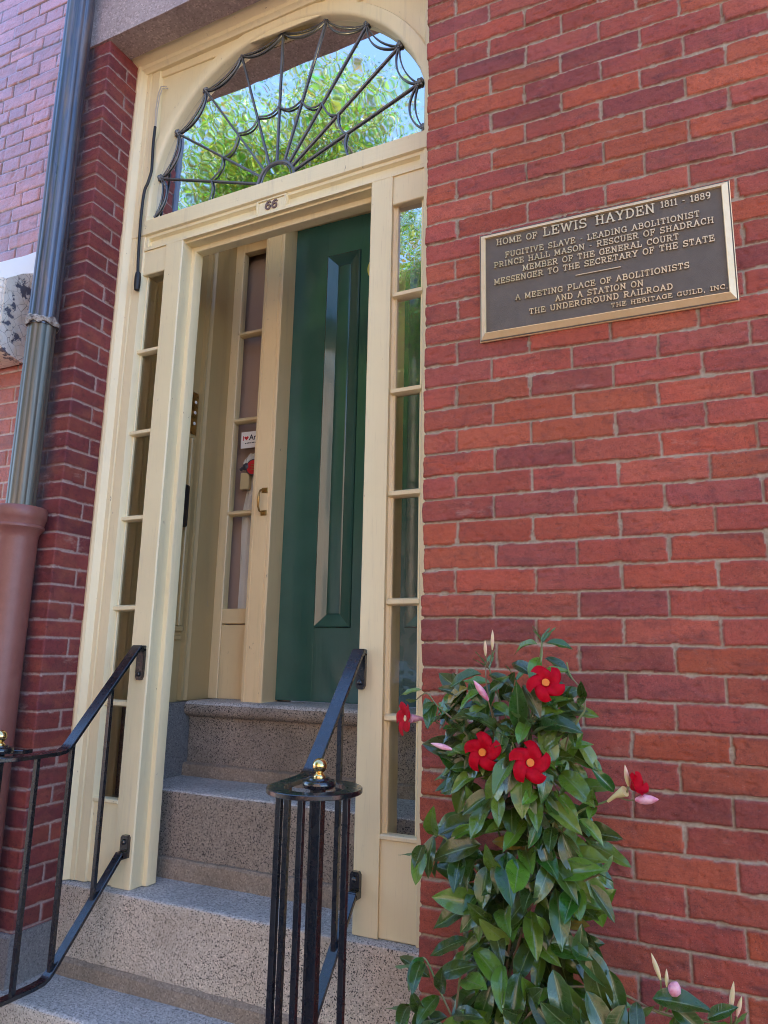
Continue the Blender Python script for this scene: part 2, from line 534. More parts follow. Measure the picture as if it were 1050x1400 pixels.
def brick_skin(name, parent, mat, corner, dA, nA, dB, nB, s_vals, z_vals, H, zoff, joints, pal, seed=0,
               half=.0048, depth=.0055, rough=1.0, soot=None, soft=.0026):
    """a sheet of sculpted brickwork that may turn a corner at s=0 (s>0 along dA, s<0 along dB)"""
    s, z = np.meshgrid(np.asarray(s_vals), np.asarray(z_vals))
    r_ = np.random.default_rng(100 + seed)
    wz = (vn(s * 5, z * 5, seed) - .5) * .005 + (vn(s * 34, z * 34, seed + 1) - .5) * .0022 * rough + (vn(s * 150, z * 150, seed + 2) - .5) * .0018 * rough
    ws = (vn(s * 40, z * 40, seed + 3) - .5) * .0026 * rough + (vn(s * 160, z * 160, seed + 4) - .5) * .0018 * rough
    zz = (z + wz - zoff) / H
    row = np.floor(zz).astype(int); fz = (zz - row)
    bed = np.minimum(fz, 1 - fz) * H
    hd = np.full(s.shape, 1.0); bid = np.zeros(s.shape, int)
    r0 = row.min()
    for k_ in range(row.min(), row.max() + 1):
        mk = row == k_
        js = np.sort(np.asarray(joints(k_)))
        js = js + r_.uniform(-.004, .004, len(js)) * (np.abs(js) > .02)
        ss = (s + ws)[mk]
        i = np.searchsorted(js, ss)
        lo = js[np.clip(i - 1, 0, len(js) - 1)]; hi = js[np.clip(i, 0, len(js) - 1)]
        hd[mk] = np.minimum(np.abs(ss - lo), np.abs(hi - ss))
        bid[mk] = (k_ - r0) * 64 + i
    d = np.minimum(bed, hd)
    # rounded arrises: soften where bed and head meet
    cn = .0045
    d = np.where((bed < cn) & (hd < cn), cn - np.sqrt((cn - np.minimum(bed, cn)) ** 2 + (cn - np.minimum(hd, cn)) ** 2), d)
    chip = sstep(.70, .82, vn(s * 34, z * 34, seed + 8)) * .0026 * rough
    d = d - chip
    mask = sstep(half - .0012, half + .0012, d)
    prof = sstep(half - .001, half + soft, d)
    nb = bid.max() + 1
    off = r_.normal(0, .0013, nb)[bid]; tl = r_.normal(0, .006, nb)[bid]; tz = r_.normal(0, .02, nb)[bid]
    tilt = tl * (hd - .05) * .5 + tz * (fz - .5) * H
    lump = (fbm(s * 26, z * 26, seed + 20) - .5) * .0040 * rough + (fbm(s * 95, z * 95, seed + 25) - .5) * .0022 * rough
    pit = -sstep(.78, .86, vn(s * 60, z * 60, seed + 31)) * .0016 * rough
    h = -depth * (1 - prof) + prof * (off + tilt + lump + pit) + (1 - prof) * (vn(s * 160, z * 160, seed + 40) - .5) * .0022
    # colours
    pal = np.array(pal)
    pick = pal[r_.integers(0, len(pal), nb)] * r_.uniform(.85, 1.15, (nb, 1))
    c = pick[bid]
    burn = sstep(.47, .8, fbm(s * 12, z * 50, seed + 50) + (.009 - np.clip(d, 0, .009)) * 26)
    purple = np.array((.15, .050, .045))
    amt = (burn * r_.uniform(.10, .62, nb)[bid])[..., None]
    c = c * (1 - amt) + purple * amt
    if soot is not None:
        q = soot(s, z)[..., None]
        c = c * (1 - q) + np.array((.035, .03, .035)) * q
        mask = np.maximum(mask, q[..., 0])
    C = np.concatenate([c, mask[..., None]], -1)
    corner = np.array(corner, float); dA = np.array(dA, float); dB = np.array(dB, float); nA = np.array(nA, float); nB = np.array(nB, float)
    rr = .006
    wA = sstep(-rr, rr, s)[..., None]
    N = nA * wA + nB * (1 - wA)
    N /= np.linalg.norm(N, axis=-1, keepdims=True)
    xy = np.where(s[..., None] >= 0, dA * s[..., None], dB * (-s)[..., None])
    rnd = (1 - np.minimum(np.abs(s) / rr, 1)) ** 2 * .0018
    P = np.zeros(s.shape + (3,))
    xyo = corner + xy + N * (h - rnd)[..., None] * np.where(np.abs(s) < rr, 1.3, 1.0)[..., None]
    P[..., :2] = xyo; P[..., 2] = z
    return grid_mesh(name, P, mat, parent, C)

def span(*segs):
    out = []
    for a, b, st in segs:
        n = max(1, int(round((b - a) / st)))
        out += list(np.linspace(a, b, n, endpoint=False))
    out.append(segs[-1][1])
    return out

# ================================================================== THE BRICK HOUSE
house = thing("brick_house", (-.67, 0, -1.85), "red brick house with cream doorway, arched fanlight and green front door", "house")
H = .06425; LB = .21; XR = .0096
def j_wall(k):
    return [-.102] + [LB * j - XR for j in range(1, 20)] + [9] if k % 2 == 0 else [-.3] + [LB * (j + .5) - XR for j in range(0, 20)] + [9]
PAL_W = [(.42, .084, .045), (.39, .080, .049), (.45, .102, .046), (.37, .076, .052), (.30, .067, .054), (.41, .092, .054), (.43, .090, .040), (.35, .080, .058), (.42, .096, .047)]
wall = brick_skin("wall", house, M_brick, (XR, 0), (1, 0), (0, -1), (0, 1), (-1, 0),
                  span((-.19, -.02, .008), (-.02, 1.08, .003), (1.08, 3.2, .012)),
                  span((-1.9, -1.3, .012), (-1.3, 1.76, .003), (1.76, 2.75, .012)),
                  H, -H / 2, j_wall, PAL_W, seed=1, half=.0028)
def j_pier(k):
    return [-.4, -.105, .2, .31, .8] if k % 2 == 0 else [-.4, .098, .305, .8]
def soot(s, z):
    n = fbm(s * 9, z * 6, 77)
    return sstep(.035, .10, s + (n - .5) * .11) * np.clip(.80 - .25 * sstep(.2, -.8, z), 0, 1) * (s > 0)
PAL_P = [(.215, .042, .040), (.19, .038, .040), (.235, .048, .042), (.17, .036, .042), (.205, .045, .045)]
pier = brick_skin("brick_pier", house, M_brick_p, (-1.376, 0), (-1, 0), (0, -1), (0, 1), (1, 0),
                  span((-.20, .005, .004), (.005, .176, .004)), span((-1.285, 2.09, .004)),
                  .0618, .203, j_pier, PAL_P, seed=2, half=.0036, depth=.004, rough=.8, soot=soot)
pb = MB().prism([(-.012, -1.9), (-.012, -1.295), (-.004, -1.285), (.2, -1.285), (.2, -1.9)], -2.2, -1.372, 'x', 20, .003)
pb.build("foundation_block", M_granite2, house)
m = MB()
m.box(.022, 4.2, .014, .95, -1.9, 2.74, 0); m.box(-1.56, -1.392, .014, .95, -1.9, 2.74, 0)
m.box(-1.56, 4.2, .003, 8, 2.752, 10.6, 0); m.box(-1.56, .14, .002, .9, 2.503, 2.76, 0); m.box(-1.39, .02, .112, .34, 2.21, 2.47, 0)
m.build("upper_wall", M_mass, house)
m = MB().prism([(-.006, 2.082), (-.006, 2.50), (.112, 2.50), (.112, 2.082)], -1.548, .14, 'x', 30, .0025, 5)
m.build("lintel", M_brownstone, house, wp=True)

# ---- cream door case: posts, mouldings, transom, spandrels
case = house
mx = lambda x: -1.342 - x
post = [(-1.158, .183), (-1.081, .183), (-1.077, .187), (-1.077, .24), (-1.060, .24), (-1.058, .243), (-1.058, .284), (-1.168, .284), (-1.168, .207), (-1.158, .200)]
outer = [(-1.386, .168), (-1.378, .156), (-1.366, .152), (-1.355, .156), (-1.350, .166), (-1.343, .170), (-1.339, .178), (-1.320, .178), (-1.3175, .184), (-1.314, .181), (-1.274, .181), (-1.262, .205), (-1.262, .26), (-1.386, .26)]
for fl in (0, 1):
    f = (lambda p: [(mx(a), b) for a, b in p]) if fl else (lambda p: p)
    m = MB(); m.prism(f(post), -1.160, 1.2, 'z', 40, .0009, fl); m.build("door_post", M_cream, case, wp=True)
    m = MB(); m.prism(f(outer), -1.160, 2.085, 'z', 44, .0008, 4 + fl); m.build("jamb_moulding", M_cream, case, wp=True)
    xa, xb = (-1.275, -1.157) if not fl else (mx(-1.157), mx(-1.275))
    sl = MB()
    sl.box(xa, xb, .187, .26, 1.092, 1.2, .003)
    sl.box(xa, xb, .188, .26, -1.160, -.898, .003)
    sl.box(xa, xb, .181, .22, -.902, -.888, .003)
    # thin stop beads round the glass
    g0, g1 = (-1.264, -1.166) if not fl else (mx(-1.166), mx(-1.264))
    sl.box(g0, g0 + .007, .203, .222, -.89, 1.092, .002); sl.box(g1 - .007, g1, .203, .222, -.89, 1.092, .002)
    so = sl.build("sidelight", M_cream, case, wp=True)
    MUN = [.765, .4325, .098, -.235, -.571]
    for zc in MUN:
        b = MB(); b.prism([(.190, zc - .006), (.190, zc + .006), (.203, zc + .0115), (.222, zc + .0115), (.222, zc - .0115), (.203, zc - .0115)], g0 - .004, g1 + .004, 'x', 4, .0004)
        b.build("muntin", M_cream_h, so, wp=True)
    ed = [1.1] + MUN + [-.9]
    for i in range(6):
        b = MB(); b.face([b.bm.verts.new(c) for c in ((g0 - .002, .213, ed[i + 1] + .002), (g1 + .002, .213, ed[i + 1] + .002), (g1 + .002, .213, ed[i] - .002), (g0 - .002, .213, ed[i] - .002))])
        b.build("pane", M_glass, so, wp=True)

X0, X1 = -1.345, .004
tr = MB()
tr.prism([(.186, 1.338), (.177, 1.332), (.176, 1.268), (.184, 1.264), (.26, 1.264), (.26, 1.34)], X0, X1, 'x', 40, .0006, 9)
tr.prism([(.186, 1.2645), (.186, 1.252), (.192, 1.250), (.197, 1.246), (.26, 1.246), (.26, 1.2645)], X0, X1, 'x', 20, .0004, 3)
tr.prism([(.182, 1.198), (.182, 1.211), (.188, 1.214), (.196, 1.218), (.26, 1.218), (.26, 1.198)], X0, X1, 'x', 40, .0006, 7)
tr.box(X0, X1, .199, .284, 1.19, 1.34, 0)
tr.box(X0, X1, .241, .285, 1.172, 1.2, .003)
tr.box(-1.345, -1.255, .184, .21, 1.213, 1.253, .001); tr.box(-.085, .004, .184, .21, 1.213, 1.253, .001)
tr.build("transom", M_cream_h, case, wp=True)
nb = MB(); nb.box(-.742, -.606, .184, .21, 1.2125, 1.2535, .001)
nb.box(-.738, -.731, .1805, .19, 1.205, 1.262, .001); nb.box(-.617, -.610, .1805, .19, 1.205, 1.262, .001)
nb.box(-.731, -.617, .1805, .19, 1.2555, 1.262, .001)
plate = nb.build("number_block", M_cream_h, case, wp=True)

# fanlight surround
CX, CZ = -.662, 1.412
def arch_pts(R, n=56, zb=1.339):
    p = [(CX - R, zb)]
    p += [(CX + R * math.cos(PI - PI * i / n), CZ + R * math.sin(PI - PI * i / n)) for i in range(n + 1)]
    return p + [(CX + R, zb)]
sp = MB()
def rect_hit(x, z):
    dx, dz = x - CX, z - CZ
    t = 9
    if dx < -1e-6: t = min(t, (X0 - CX) / dx)
    if dx > 1e-6: t = min(t, (X1 + .02 - CX) / dx)
    if dz > 1e-6: t = min(t, (2.12 - CZ) / dz)
    if dz < -1e-6: t = min(t, (1.339 - CZ) / dz)
    return (CX + dx * t, CZ + dz * t)
ar = arch_pts(.655)
ins = [(x, z) for x, z in ar]
outr = [(X0, 1.339)] + [rect_hit(x, z) for x, z in ar[1:-1]] + [(X1 + .02, 1.339)]
for i in range(len(ins) - 1):
    q = [sp.bm.verts.new((x, .196, z)) for x, z in (ins[i], ins[i + 1], outr[i + 1], outr[i])]
    sp.face(q)
sp.box(X0, -1.279, .188, .20, 1.34, 2.08, .002)
sp.box(X0, X1, .188, .20, 1.995, 2.10, .002)
sp.build("spandrel", M_cream, case, wp=False)
rg = MB()
sec = [(.664, .197), (.660, .187), (.654, .181), (.618, .180), (.610, .184), (.604, .193), (.603, .236), (.664, .236)]
rings = []
path = [(CX - 1, None, 1.339, PI)] + [(0, 0, 0, PI - PI * i / 64) for i in range(65)] + [(0, 0, 0, 0)]
for i in range(67):
    a = PI if i == 0 else (0 if i == 66 else PI - PI * (i - 1) / 64)
    dz = 1.339 - CZ if i in (0, 66) else 0
    rings.append([rg.bm.verts.new((CX + R * math.cos(a), y, CZ + R * math.sin(a) + dz)) for R, y in sec])
for i in range(66):
    for j in range(len(sec)):
        rg.face((rings[i][j], rings[i][(j + 1) % len(sec)], rings[i + 1][(j + 1) % len(sec)], rings[i + 1][j]))
rg.build("arch_moulding", M_cream, case)
co_ = MB().prism([(.095, 2.103), (.106, 2.094), (.148, 2.082), (.156, 2.076), (.158, 2.060), (.166, 2.056), (.172, 2.046), (.20, 2.046), (.20, 2.23), (.095, 2.23)], -1.38, .006, 'x', 30, .0008, 2)
co_.build("cornice", M_cream_h, case, wp=True)

# fanlight: glass and leaded tracery
gl = MB()
ap = arch_pts(.607, 48)
gl.face([gl.bm.verts.new((x, .2172, z)) for x, z in ap])
fan = gl.build("fanlight", M_glass_fan, case, smooth=0)
KN = [(-1.276, 1.349), (-1.256, 1.526), (-1.183, 1.716), (-1.054, 1.878), (-.884, 1.987), (-.686, 2.020), (-.488, 2.0), (-.31, 1.908), (-.176, 1.763), (-.097, 1.579), (-.078, 1.394)]
KN = [(CX + (x - CX) * .995, z) for x, z in KN]
HUBP = [(-.765, 1.345), (-.763, 1.362), (-.752, 1.392), (-.737, 1.414), (-.714, 1.429), (-.682, 1.434), (-.649, 1.428), (-.627, 1.415), (-.612, 1.397), (-.603, 1.372), (-.602, 1.345)]
HUBE = [(-.762, 1.366), (-.752, 1.394), (-.737, 1.416), (-.714, 1.430), (-.682, 1.434), (-.649, 1.429), (-.627, 1.417), (-.612, 1.400), (-.602, 1.379)]
MID = [(-.992, 1.342), (-.986, 1.441), (-.939, 1.528), (-.868, 1.615), (-.779, 1.661), (-.685, 1.676), (-.584, 1.667), (-.494, 1.628), (-.42, 1.553), (-.382, 1.459), (-.366, 1.35)]
SWM = [(-.975, 1.396), (-.940, 1.482), (-.889, 1.546), (-.806, 1.616), (-.721, 1.651), (-.635, 1.648), (-.540, 1.621), (-.461, 1.570), (-.415, 1.503), (-.388, 1.410)]
Y_T = .2135
def bez(a, c, b, n=10):
    # curve through c at its middle
    cx = [2 * c[i] - .5 * (a[i] + b[i]) for i in (0, 1)]
    return [((1 - t) ** 2 * a[0] + 2 * t * (1 - t) * cx[0] + t * t * b[0], (1 - t) ** 2 * a[1] + 2 * t * (1 - t) * cx[1] + t * t * b[1]) for t in [i / n for i in range(n + 1)]]
V3 = lambda ps, y: [(x, y, z) for x, z in ps]
t_ = MB()
t_.tube(V3(HUBP, Y_T), .0058, 8); t_.tube(V3([(x + (x + .683) * -.16, z - .004) for x, z in HUBP], Y_T + .002), .003, 6)
t_.build("hub_arc", M_lead, fan)
for i in range(9):
    t_ = MB(); t_.tube(V3([HUBE[i], KN[i + 1]], Y_T), .0040, 8); t_.build("spoke", M_lead, fan)
t_ = MB()
for i in range(10):
    t_.tube(V3(bez(MID[i], SWM[i], MID[i + 1]), Y_T - .003), .0036, 7)
t_.build("festoon", M_lead, fan)
for i in range(10):
    t_ = MB()
    a, b = KN[i], KN[i + 1]
    mxp = ((a[0] + b[0]) / 2, (a[1] + b[1]) / 2)
    dx, dz = CX - mxp[0], 1.40 - mxp[1]; L_ = math.hypot(dx, dz); dx /= L_; dz /= L_
    for dep, r in ((.028, .0025), (.050, .0031)):
        cv = []
        for q in range(15):
            u_ = q / 14; sg_ = math.sin(PI * u_) ** .62
            cv.append((a[0] + (b[0] - a[0]) * u_ + dx * dep * sg_, a[1] + (b[1] - a[1]) * u_ + dz * dep * sg_))
        t_.tube(V3(cv, Y_T), r, 7)
    t_.build("swag", M_lead, fan)
for x, z in KN:
    t_ = MB(); t_.ball((x, Y_T - .004, z), .011, 10)
    for k_ in range(6):
        t_.ball((x + .011 * math.cos(k_ * PI / 3), Y_T - .003, z + .011 * math.sin(k_ * PI / 3)), .0058, 8)
    t_.build("rosette", M_lead, fan)

# ---- vestibule lining and inner screen
v = MB(); v.box(-1.39, -1.303, .25, .341, -1.17, 1.779, .002); v.prism([(-1.306, .285), (-1.296, .285), (-1.292, .292), (-1.292, .302), (-1.296, .309), (-1.306, .309)], -1.17, 1.779, 'z'); v.build("inner_jamb", M_cream, house)
v = MB()
v.box(-1.39, -1.300, .34, .90, -1.17, 1.78, 0)
v.prism([(-1.302, .612), (-1.279, .612), (-1.277, .622), (-1.283, .632), (-1.270, .640), (-1.270, .684), (-1.276, .688), (-1.276, .722), (-1.281, .728), (-1.302, .728)], -.586, 1.78, 'z', 1)
v.prism([(-1.302, .732), (-1.288, .732), (-1.288, .80), (-1.302, .80)], -.586, 1.78, 'z', 1)
# wainscot panel moulding
v.box(-1.302, -1.286, .34, .606, -.310, -.288, .004); v.box(-1.302, -1.290, .34, .606, -.345, -.325, .004)
v.box(-1.302, -1.286, .575, .600, -.288, .52, .004)
v.box(-.036, .03, .265, .90, -1.17, 1.78, 0)
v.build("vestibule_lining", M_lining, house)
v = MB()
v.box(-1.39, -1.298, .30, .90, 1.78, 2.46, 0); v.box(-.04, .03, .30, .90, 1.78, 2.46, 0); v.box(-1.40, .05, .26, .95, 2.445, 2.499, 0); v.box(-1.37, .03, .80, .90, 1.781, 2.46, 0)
v.build("upper_lining", M_unlit, house)
v = MB()
v.box(-1.37, .03, .70, .83, 1.556, 1.78, .004)
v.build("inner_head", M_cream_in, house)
p = MB()
p.prism([(-1.048, .702), (-1.034, .699), (-1.031, .703), (-1.028, .699), (-.969, .699), (-.966, .703), (-.963, .699), (-.951, .699), (-.948, .702), (-.948, .815), (-1.048, .815)], -.586, 1.56, 'z', 30, .0007, 6)
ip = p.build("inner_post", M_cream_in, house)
p = MB()
for zz in (.288, .190):
    p.box(-.998, -.968, .694, .7005, zz - .011, zz + .011, .002)
    p.ball((-.983, .6925, zz), .004, 8)
p.tube([(-.985, .694, .290), (-.988, .672, .284), (-.990, .664, .265), (-.990, .663, .24), (-.990, .664, .213), (-.988, .672, .194), (-.985, .694, .188)], [.0045, .004, .0042, .0055, .0042, .004, .0045], 10)
p.build("pull_handle", M_oldbrass, ip)

sc_ = MB()
sc_.box(-1.300, -1.243, .80, .842, -.586, 1.556, .003); sc_.box(-1.243, -1.047, .80, .842, 1.510, 1.556, .003)
sc_.box(-1.243, -1.047, .80, .842, -.268, -.203, .003); sc_.box(-1.243, -1.047, .806, .842, -.586, -.272, .003)
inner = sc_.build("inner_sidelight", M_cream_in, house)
for zc in (1.089, .659, .223):
    b = MB(); b.prism([(.800, zc - .005), (.800, zc + .005), (.812, zc + .013), (.83, zc + .013), (.83, zc - .013), (.812, zc - .013)], -1.25, -1.047, 'x', 2)
    b.build("muntin", M_cream_in, inner)
ed = [1.512, 1.089, .659, .223, -.205]
for i in range(4):
    b = MB(); b.face([b.bm.verts.new(c) for c in ((-1.246, .821, ed[i + 1] + .002), (-1.044, .821, ed[i + 1] + .002), (-1.044, .821, ed[i] - .002), (-1.246, .821, ed[i] - .002))]); b.build("pane", M_glass_in, inner)
h = MB()
h.box(-1.42, -.93, .888, 1.10, -.65, 1.9, 0); h.box(-1.46, -1.37, .84, 1.10, -.65, 1.9, 0); h.box(-.955, -.90, .85, 1.10, -.65, 1.9, 0)
h.box(-1.42, -.90, .84, 1.1, 1.60, 1.70, 0); h.box(-1.42, -.90, .84, 1.1, -.70, -.60, 0)
h.build("hall_wall", M_plaster, house)

# ---- green front door, two tall panels
d = MB()
d.box(-.948, -.036, .812, .852, -.578, 1.556, 0)
PX = [(-.778, -.609), (-.375, -.206)]
PZ0, PZ1 = -.283, 1.385
d.box(-.948, PX[0][0], .800, .82, -.578, 1.556, .001); d.box(PX[1][1], -.036, .800, .82, -.578, 1.556, .001)
d.box(PX[0][1], PX[1][0], .800, .82, -.578, 1.556, .001)
for a, b in PX:
    d.box(a - .001, b + .001, .800, .82, PZ1, 1.556, .0008); d.box(a - .001, b + .001, .800, .82, -.578, PZ0, .0008)
door = d.build("front_door", M_green, house)
for a, b in PX:
    p = MB()
    o_ = [(a, PZ0), (b, PZ0), (b, PZ1), (a, PZ1)]
    def rect(ins_, y):
        return [p.bm.verts.new((x + (ins_ if x == a else -ins_), y, z + (ins_ if z == PZ0 else -ins_))) for x, z in o_]
    steps_ = [(.000, .806), (.002, .795), (.007, .7915), (.011, .7930), (.050, .806), (.053, .8085), (.057, .806), (.060, .8055)]
    R_ = [rect(i_, y) for i_, y in steps_]
    for i in range(len(R_) - 1):
        for j in range(4):
            p.face((R_[i][j], R_[i][(j + 1) % 4], R_[i + 1][(j + 1) % 4], R_[i + 1][j]))
    p.face(R_[-1])
    p.build("panel", M_green, door, smooth=25)
p = MB(); rr_ = [(-.533 + .035 * math.cos(a), .794, 1.273 + .047 * math.sin(a)) for a in [2 * PI * i / 28 for i in range(29)]]
p.tube(rr_, .005, 8, False); p.build("yellow_ring", M_yellow, door)
p = MB(); p.box(-.566, -.49, .790, .801, .83, .92, .004); p.tube([(-.555 + .06 * i / 8, .775 + .01 * abs(i - 4) / 4, .905 - .06 * math.sin(PI * i / 8)) for i in range(9)], .006, 8)
p.build("knocker", M_brass, door)

# ================================================================== STONE STEPS
stp = thing("front_steps", (-.67, .3, -1.85), "speckled pink granite steps with grey treads rising to the green door", "steps")
def stone_step(name, prof, x0, x1, jit=.0014, seed=0, mats=(M_granite, M_tread)):
    m = MB().prism(prof, x0, x1, 'x', 90, jit, seed)
    o = m.build(name, mats[0], stp, smooth=40)
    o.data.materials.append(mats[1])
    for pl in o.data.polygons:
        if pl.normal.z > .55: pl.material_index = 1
    return o
def nose(y, z, r=.012, n=5):
    return [(y + r - r * math.cos(PI / 2 * i / n), z - r + r * math.sin(PI / 2 * i / n)) for i in range(n + 1)]
def sub(p0, p1, n):
    return [(p0[0] + (p1[0] - p0[0]) * i / n, p0[1] + (p1[1] - p0[1]) * i / n) for i in range(n)]
# lowest step at the pavement, then the slab that carries the steps
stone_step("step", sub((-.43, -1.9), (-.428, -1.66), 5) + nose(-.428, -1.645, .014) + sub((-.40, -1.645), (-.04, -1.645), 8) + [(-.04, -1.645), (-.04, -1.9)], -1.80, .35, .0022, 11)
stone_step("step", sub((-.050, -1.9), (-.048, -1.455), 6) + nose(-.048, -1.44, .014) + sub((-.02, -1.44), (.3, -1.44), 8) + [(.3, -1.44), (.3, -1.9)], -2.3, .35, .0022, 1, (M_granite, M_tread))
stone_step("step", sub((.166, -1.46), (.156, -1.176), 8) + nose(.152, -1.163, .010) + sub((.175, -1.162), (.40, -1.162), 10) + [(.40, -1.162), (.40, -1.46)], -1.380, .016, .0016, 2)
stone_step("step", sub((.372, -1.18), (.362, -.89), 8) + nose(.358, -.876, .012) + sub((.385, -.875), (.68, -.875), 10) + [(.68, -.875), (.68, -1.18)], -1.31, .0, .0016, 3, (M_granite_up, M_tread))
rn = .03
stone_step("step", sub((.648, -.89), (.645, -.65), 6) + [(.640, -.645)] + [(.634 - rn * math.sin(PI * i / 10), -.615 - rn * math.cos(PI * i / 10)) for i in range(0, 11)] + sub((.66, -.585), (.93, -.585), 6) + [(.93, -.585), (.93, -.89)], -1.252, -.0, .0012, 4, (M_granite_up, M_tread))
def strip(prof, x0, x1, seed):
    m = MB().prism(prof, x0, x1, 'x', 60, .0030, seed); m.build("mortar_strip", M_strip, stp)
strip([(.146, -1.445), (.150, -1.400), (.160, -1.390), (.18, -1.388), (.18, -1.445)], -1.375, .012, 3)
strip([(.346, -1.165), (.350, -1.105), (.356, -1.098), (.38, -1.096), (.38, -1.165)], -1.30, -.0, 5)
strip([(.622, -.88), (.626, -.832), (.632, -.827), (.655, -.825), (.655, -.88)], -1.30, -.0, 6)
m = MB(); m.prism([(-1.34, .30), (-1.258, .315), (-1.256, .66), (-1.34, .66)], -1.16, -.592, 'z', 20, .002, 8)
m.build("side_stone", M_granite2, stp)

# ================================================================== NEIGHBOURING HOUSE
nh = thing("neighbouring_house", (-3, .03, -1.85), "pink painted brick house left of the drainpipe, with a peeling white window hood", "house")
def j_nb(k):
    o = .0 if k % 2 == 0 else .153
    return sorted([-.5] + [o + .306 * j - .06 for j in range(0, 9)] + [o + .306 * j + .143 for j in range(0, 9)] + [5])
PAL_N = [(.58, .235, .27), (.60, .25, .285), (.56, .225, .265), (.61, .255, .285)]  # pink paint, lightened to lilac by sky glare put into the colour
PAL_O = [(.42, .105, .062), (.45, .115, .07), (.40, .095, .06)]
brick_skin("upper_brickwork", nh, M_brick_n, (-1.552, .010), (-1, 0), (0, -1), (0, 1), (1, 0), span((.007, .62, .004), (.62, 1.8, .02)), span((1.10, 2.66, .004)), .0635, 1.16, j_nb, PAL_N, seed=5, half=.0024, depth=.003, rough=.55)
brick_skin("lower_brickwork", nh, M_brick_o, (-1.552, .010), (-1, 0), (0, -1), (0, 1), (1, 0), span((.007, .4, .004), (.4, 1.8, .02)), span((-1.29, -.2, .01), (-.2, .72, .004)), .064, .671, j_nb, PAL_O, seed=6, half=.003, depth=.003, rough=.5)
m = MB(); m.box(-3.4, -1.56, .022, 8, -1.9, 10.6, 0); m.build("side_wall", M_mass, nh)
hd = MB().prism([(.0, 1.070), (-.055, 1.040), (-.112, .992), (-.118, .985), (-.118, .742), (-.108, .715), (-.098, .705), (-.02, .690), (.0, .690)], -3.35, -1.648, 'x', 60, .003, 3)
hood = hd.build("window_hood", M_peel, nh)
hd = MB(); hd.box(-3.3, -1.655, -.132, -.115, .945, .99, .004); hd.box(-3.3, -1.655, -.132, -.115, .735, .775, .004); hd.box(-1.70, -1.655, -.132, -.115, .775, .945, .004)
hd.build("hood_frame", M_peel, hood)
hd = MB(); hd.prism([(-.004, 1.04), (-.010, 1.150), (-.004, 1.162), (.012, 1.162), (.012, 1.04)], -3.35, -1.562, 'x', 50, .004, 4)
hd.build("flashing", M_white, nh)

# ================================================================== DRAINPIPE
dp = thing("drainpipe", (-1.48, -.072, -1.6), "weathered metal drainpipe running down to a brown painted cast iron boot beside the doorway", "drainpipe")
PXc, PYc = -1.482, -.072
def fluted(z0, z1, r, nf=9, amp=.075, seed=0, n=60):
    m = MB(); rings = []; N = 112
    for i in range(n + 1):
        z = z0 + (z1 - z0) * i / n
        q = 1 + .012 * mnoise.noise(Vector((seed, 0, z * 3)))
        rings.append([m.bm.verts.new((PXc + r * q * (1 + amp * (abs(math.cos(nf * a / 2)) - .6)) * math.cos(a) + .004 * mnoise.noise(Vector((seed, 5, z * 1.3))),
                                      PYc + r * q * (1 + amp * (abs(math.cos(nf * a / 2)) - .6)) * math.sin(a), z)) for a in [2 * PI * j / N for j in range(N)]])
    for i in range(n):
        for j in range(N):
            m.face((rings[i][j], rings[i][(j + 1) % N], rings[i + 1][(j + 1) % N], rings[i + 1][j]))
    m.face(rings[0][::-1]); m.face(rings[-1])
    return m
fluted(.775, 2.7, .0505, seed=1).build("upper_pipe", M_zinc, dp, smooth=60)
fluted(.02, .80, .0475, seed=4).build("lower_pipe", M_copper, dp, smooth=60)
m = MB(); rings = []
for i, (r, zo) in enumerate([(.047, -.010), (.056, -.014), (.059, -.004), (.058, .006), (.0545, .014), (.050, .017)]):
    rings.append([m.bm.verts.new(Vector((PXc, PYc, .790 + zo)) + Vector(((r + .006 * mnoise.noise(Vector((math.cos(a) * 3, math.sin(a) * 3, i)))) * math.cos(a), r * math.sin(a), .014 * mnoise.noise(Vector((math.cos(a) * 2.2, math.sin(a) * 2.2, 7 + i * .3)))))) for a in [2 * PI * j / 48 for j in range(48)]])
for i in range(5):
    for j in range(48):
        m.face((rings[i][j], rings[i][(j + 1) % 48], rings[i + 1][(j + 1) % 48], rings[i + 1][j]))
m.build("soldered_joint", M_solder, dp)
m = MB().lathe([(.045, .083), (.048, .093), (.086, .093), (.090, .086), (.090, .055), (.087, .050), (.083, .030), (.086, .026), (.086, .020), (.080, .012), (.071, .002), (.068, -.02), (.066, -.4), (.066, -.8), (.066, -1.42), (.085, -1.43), (.085, -1.5), (.05, -1.5)], (PXc, PYc, 0), n=48)
m.build("iron_boot", M_boot, dp)

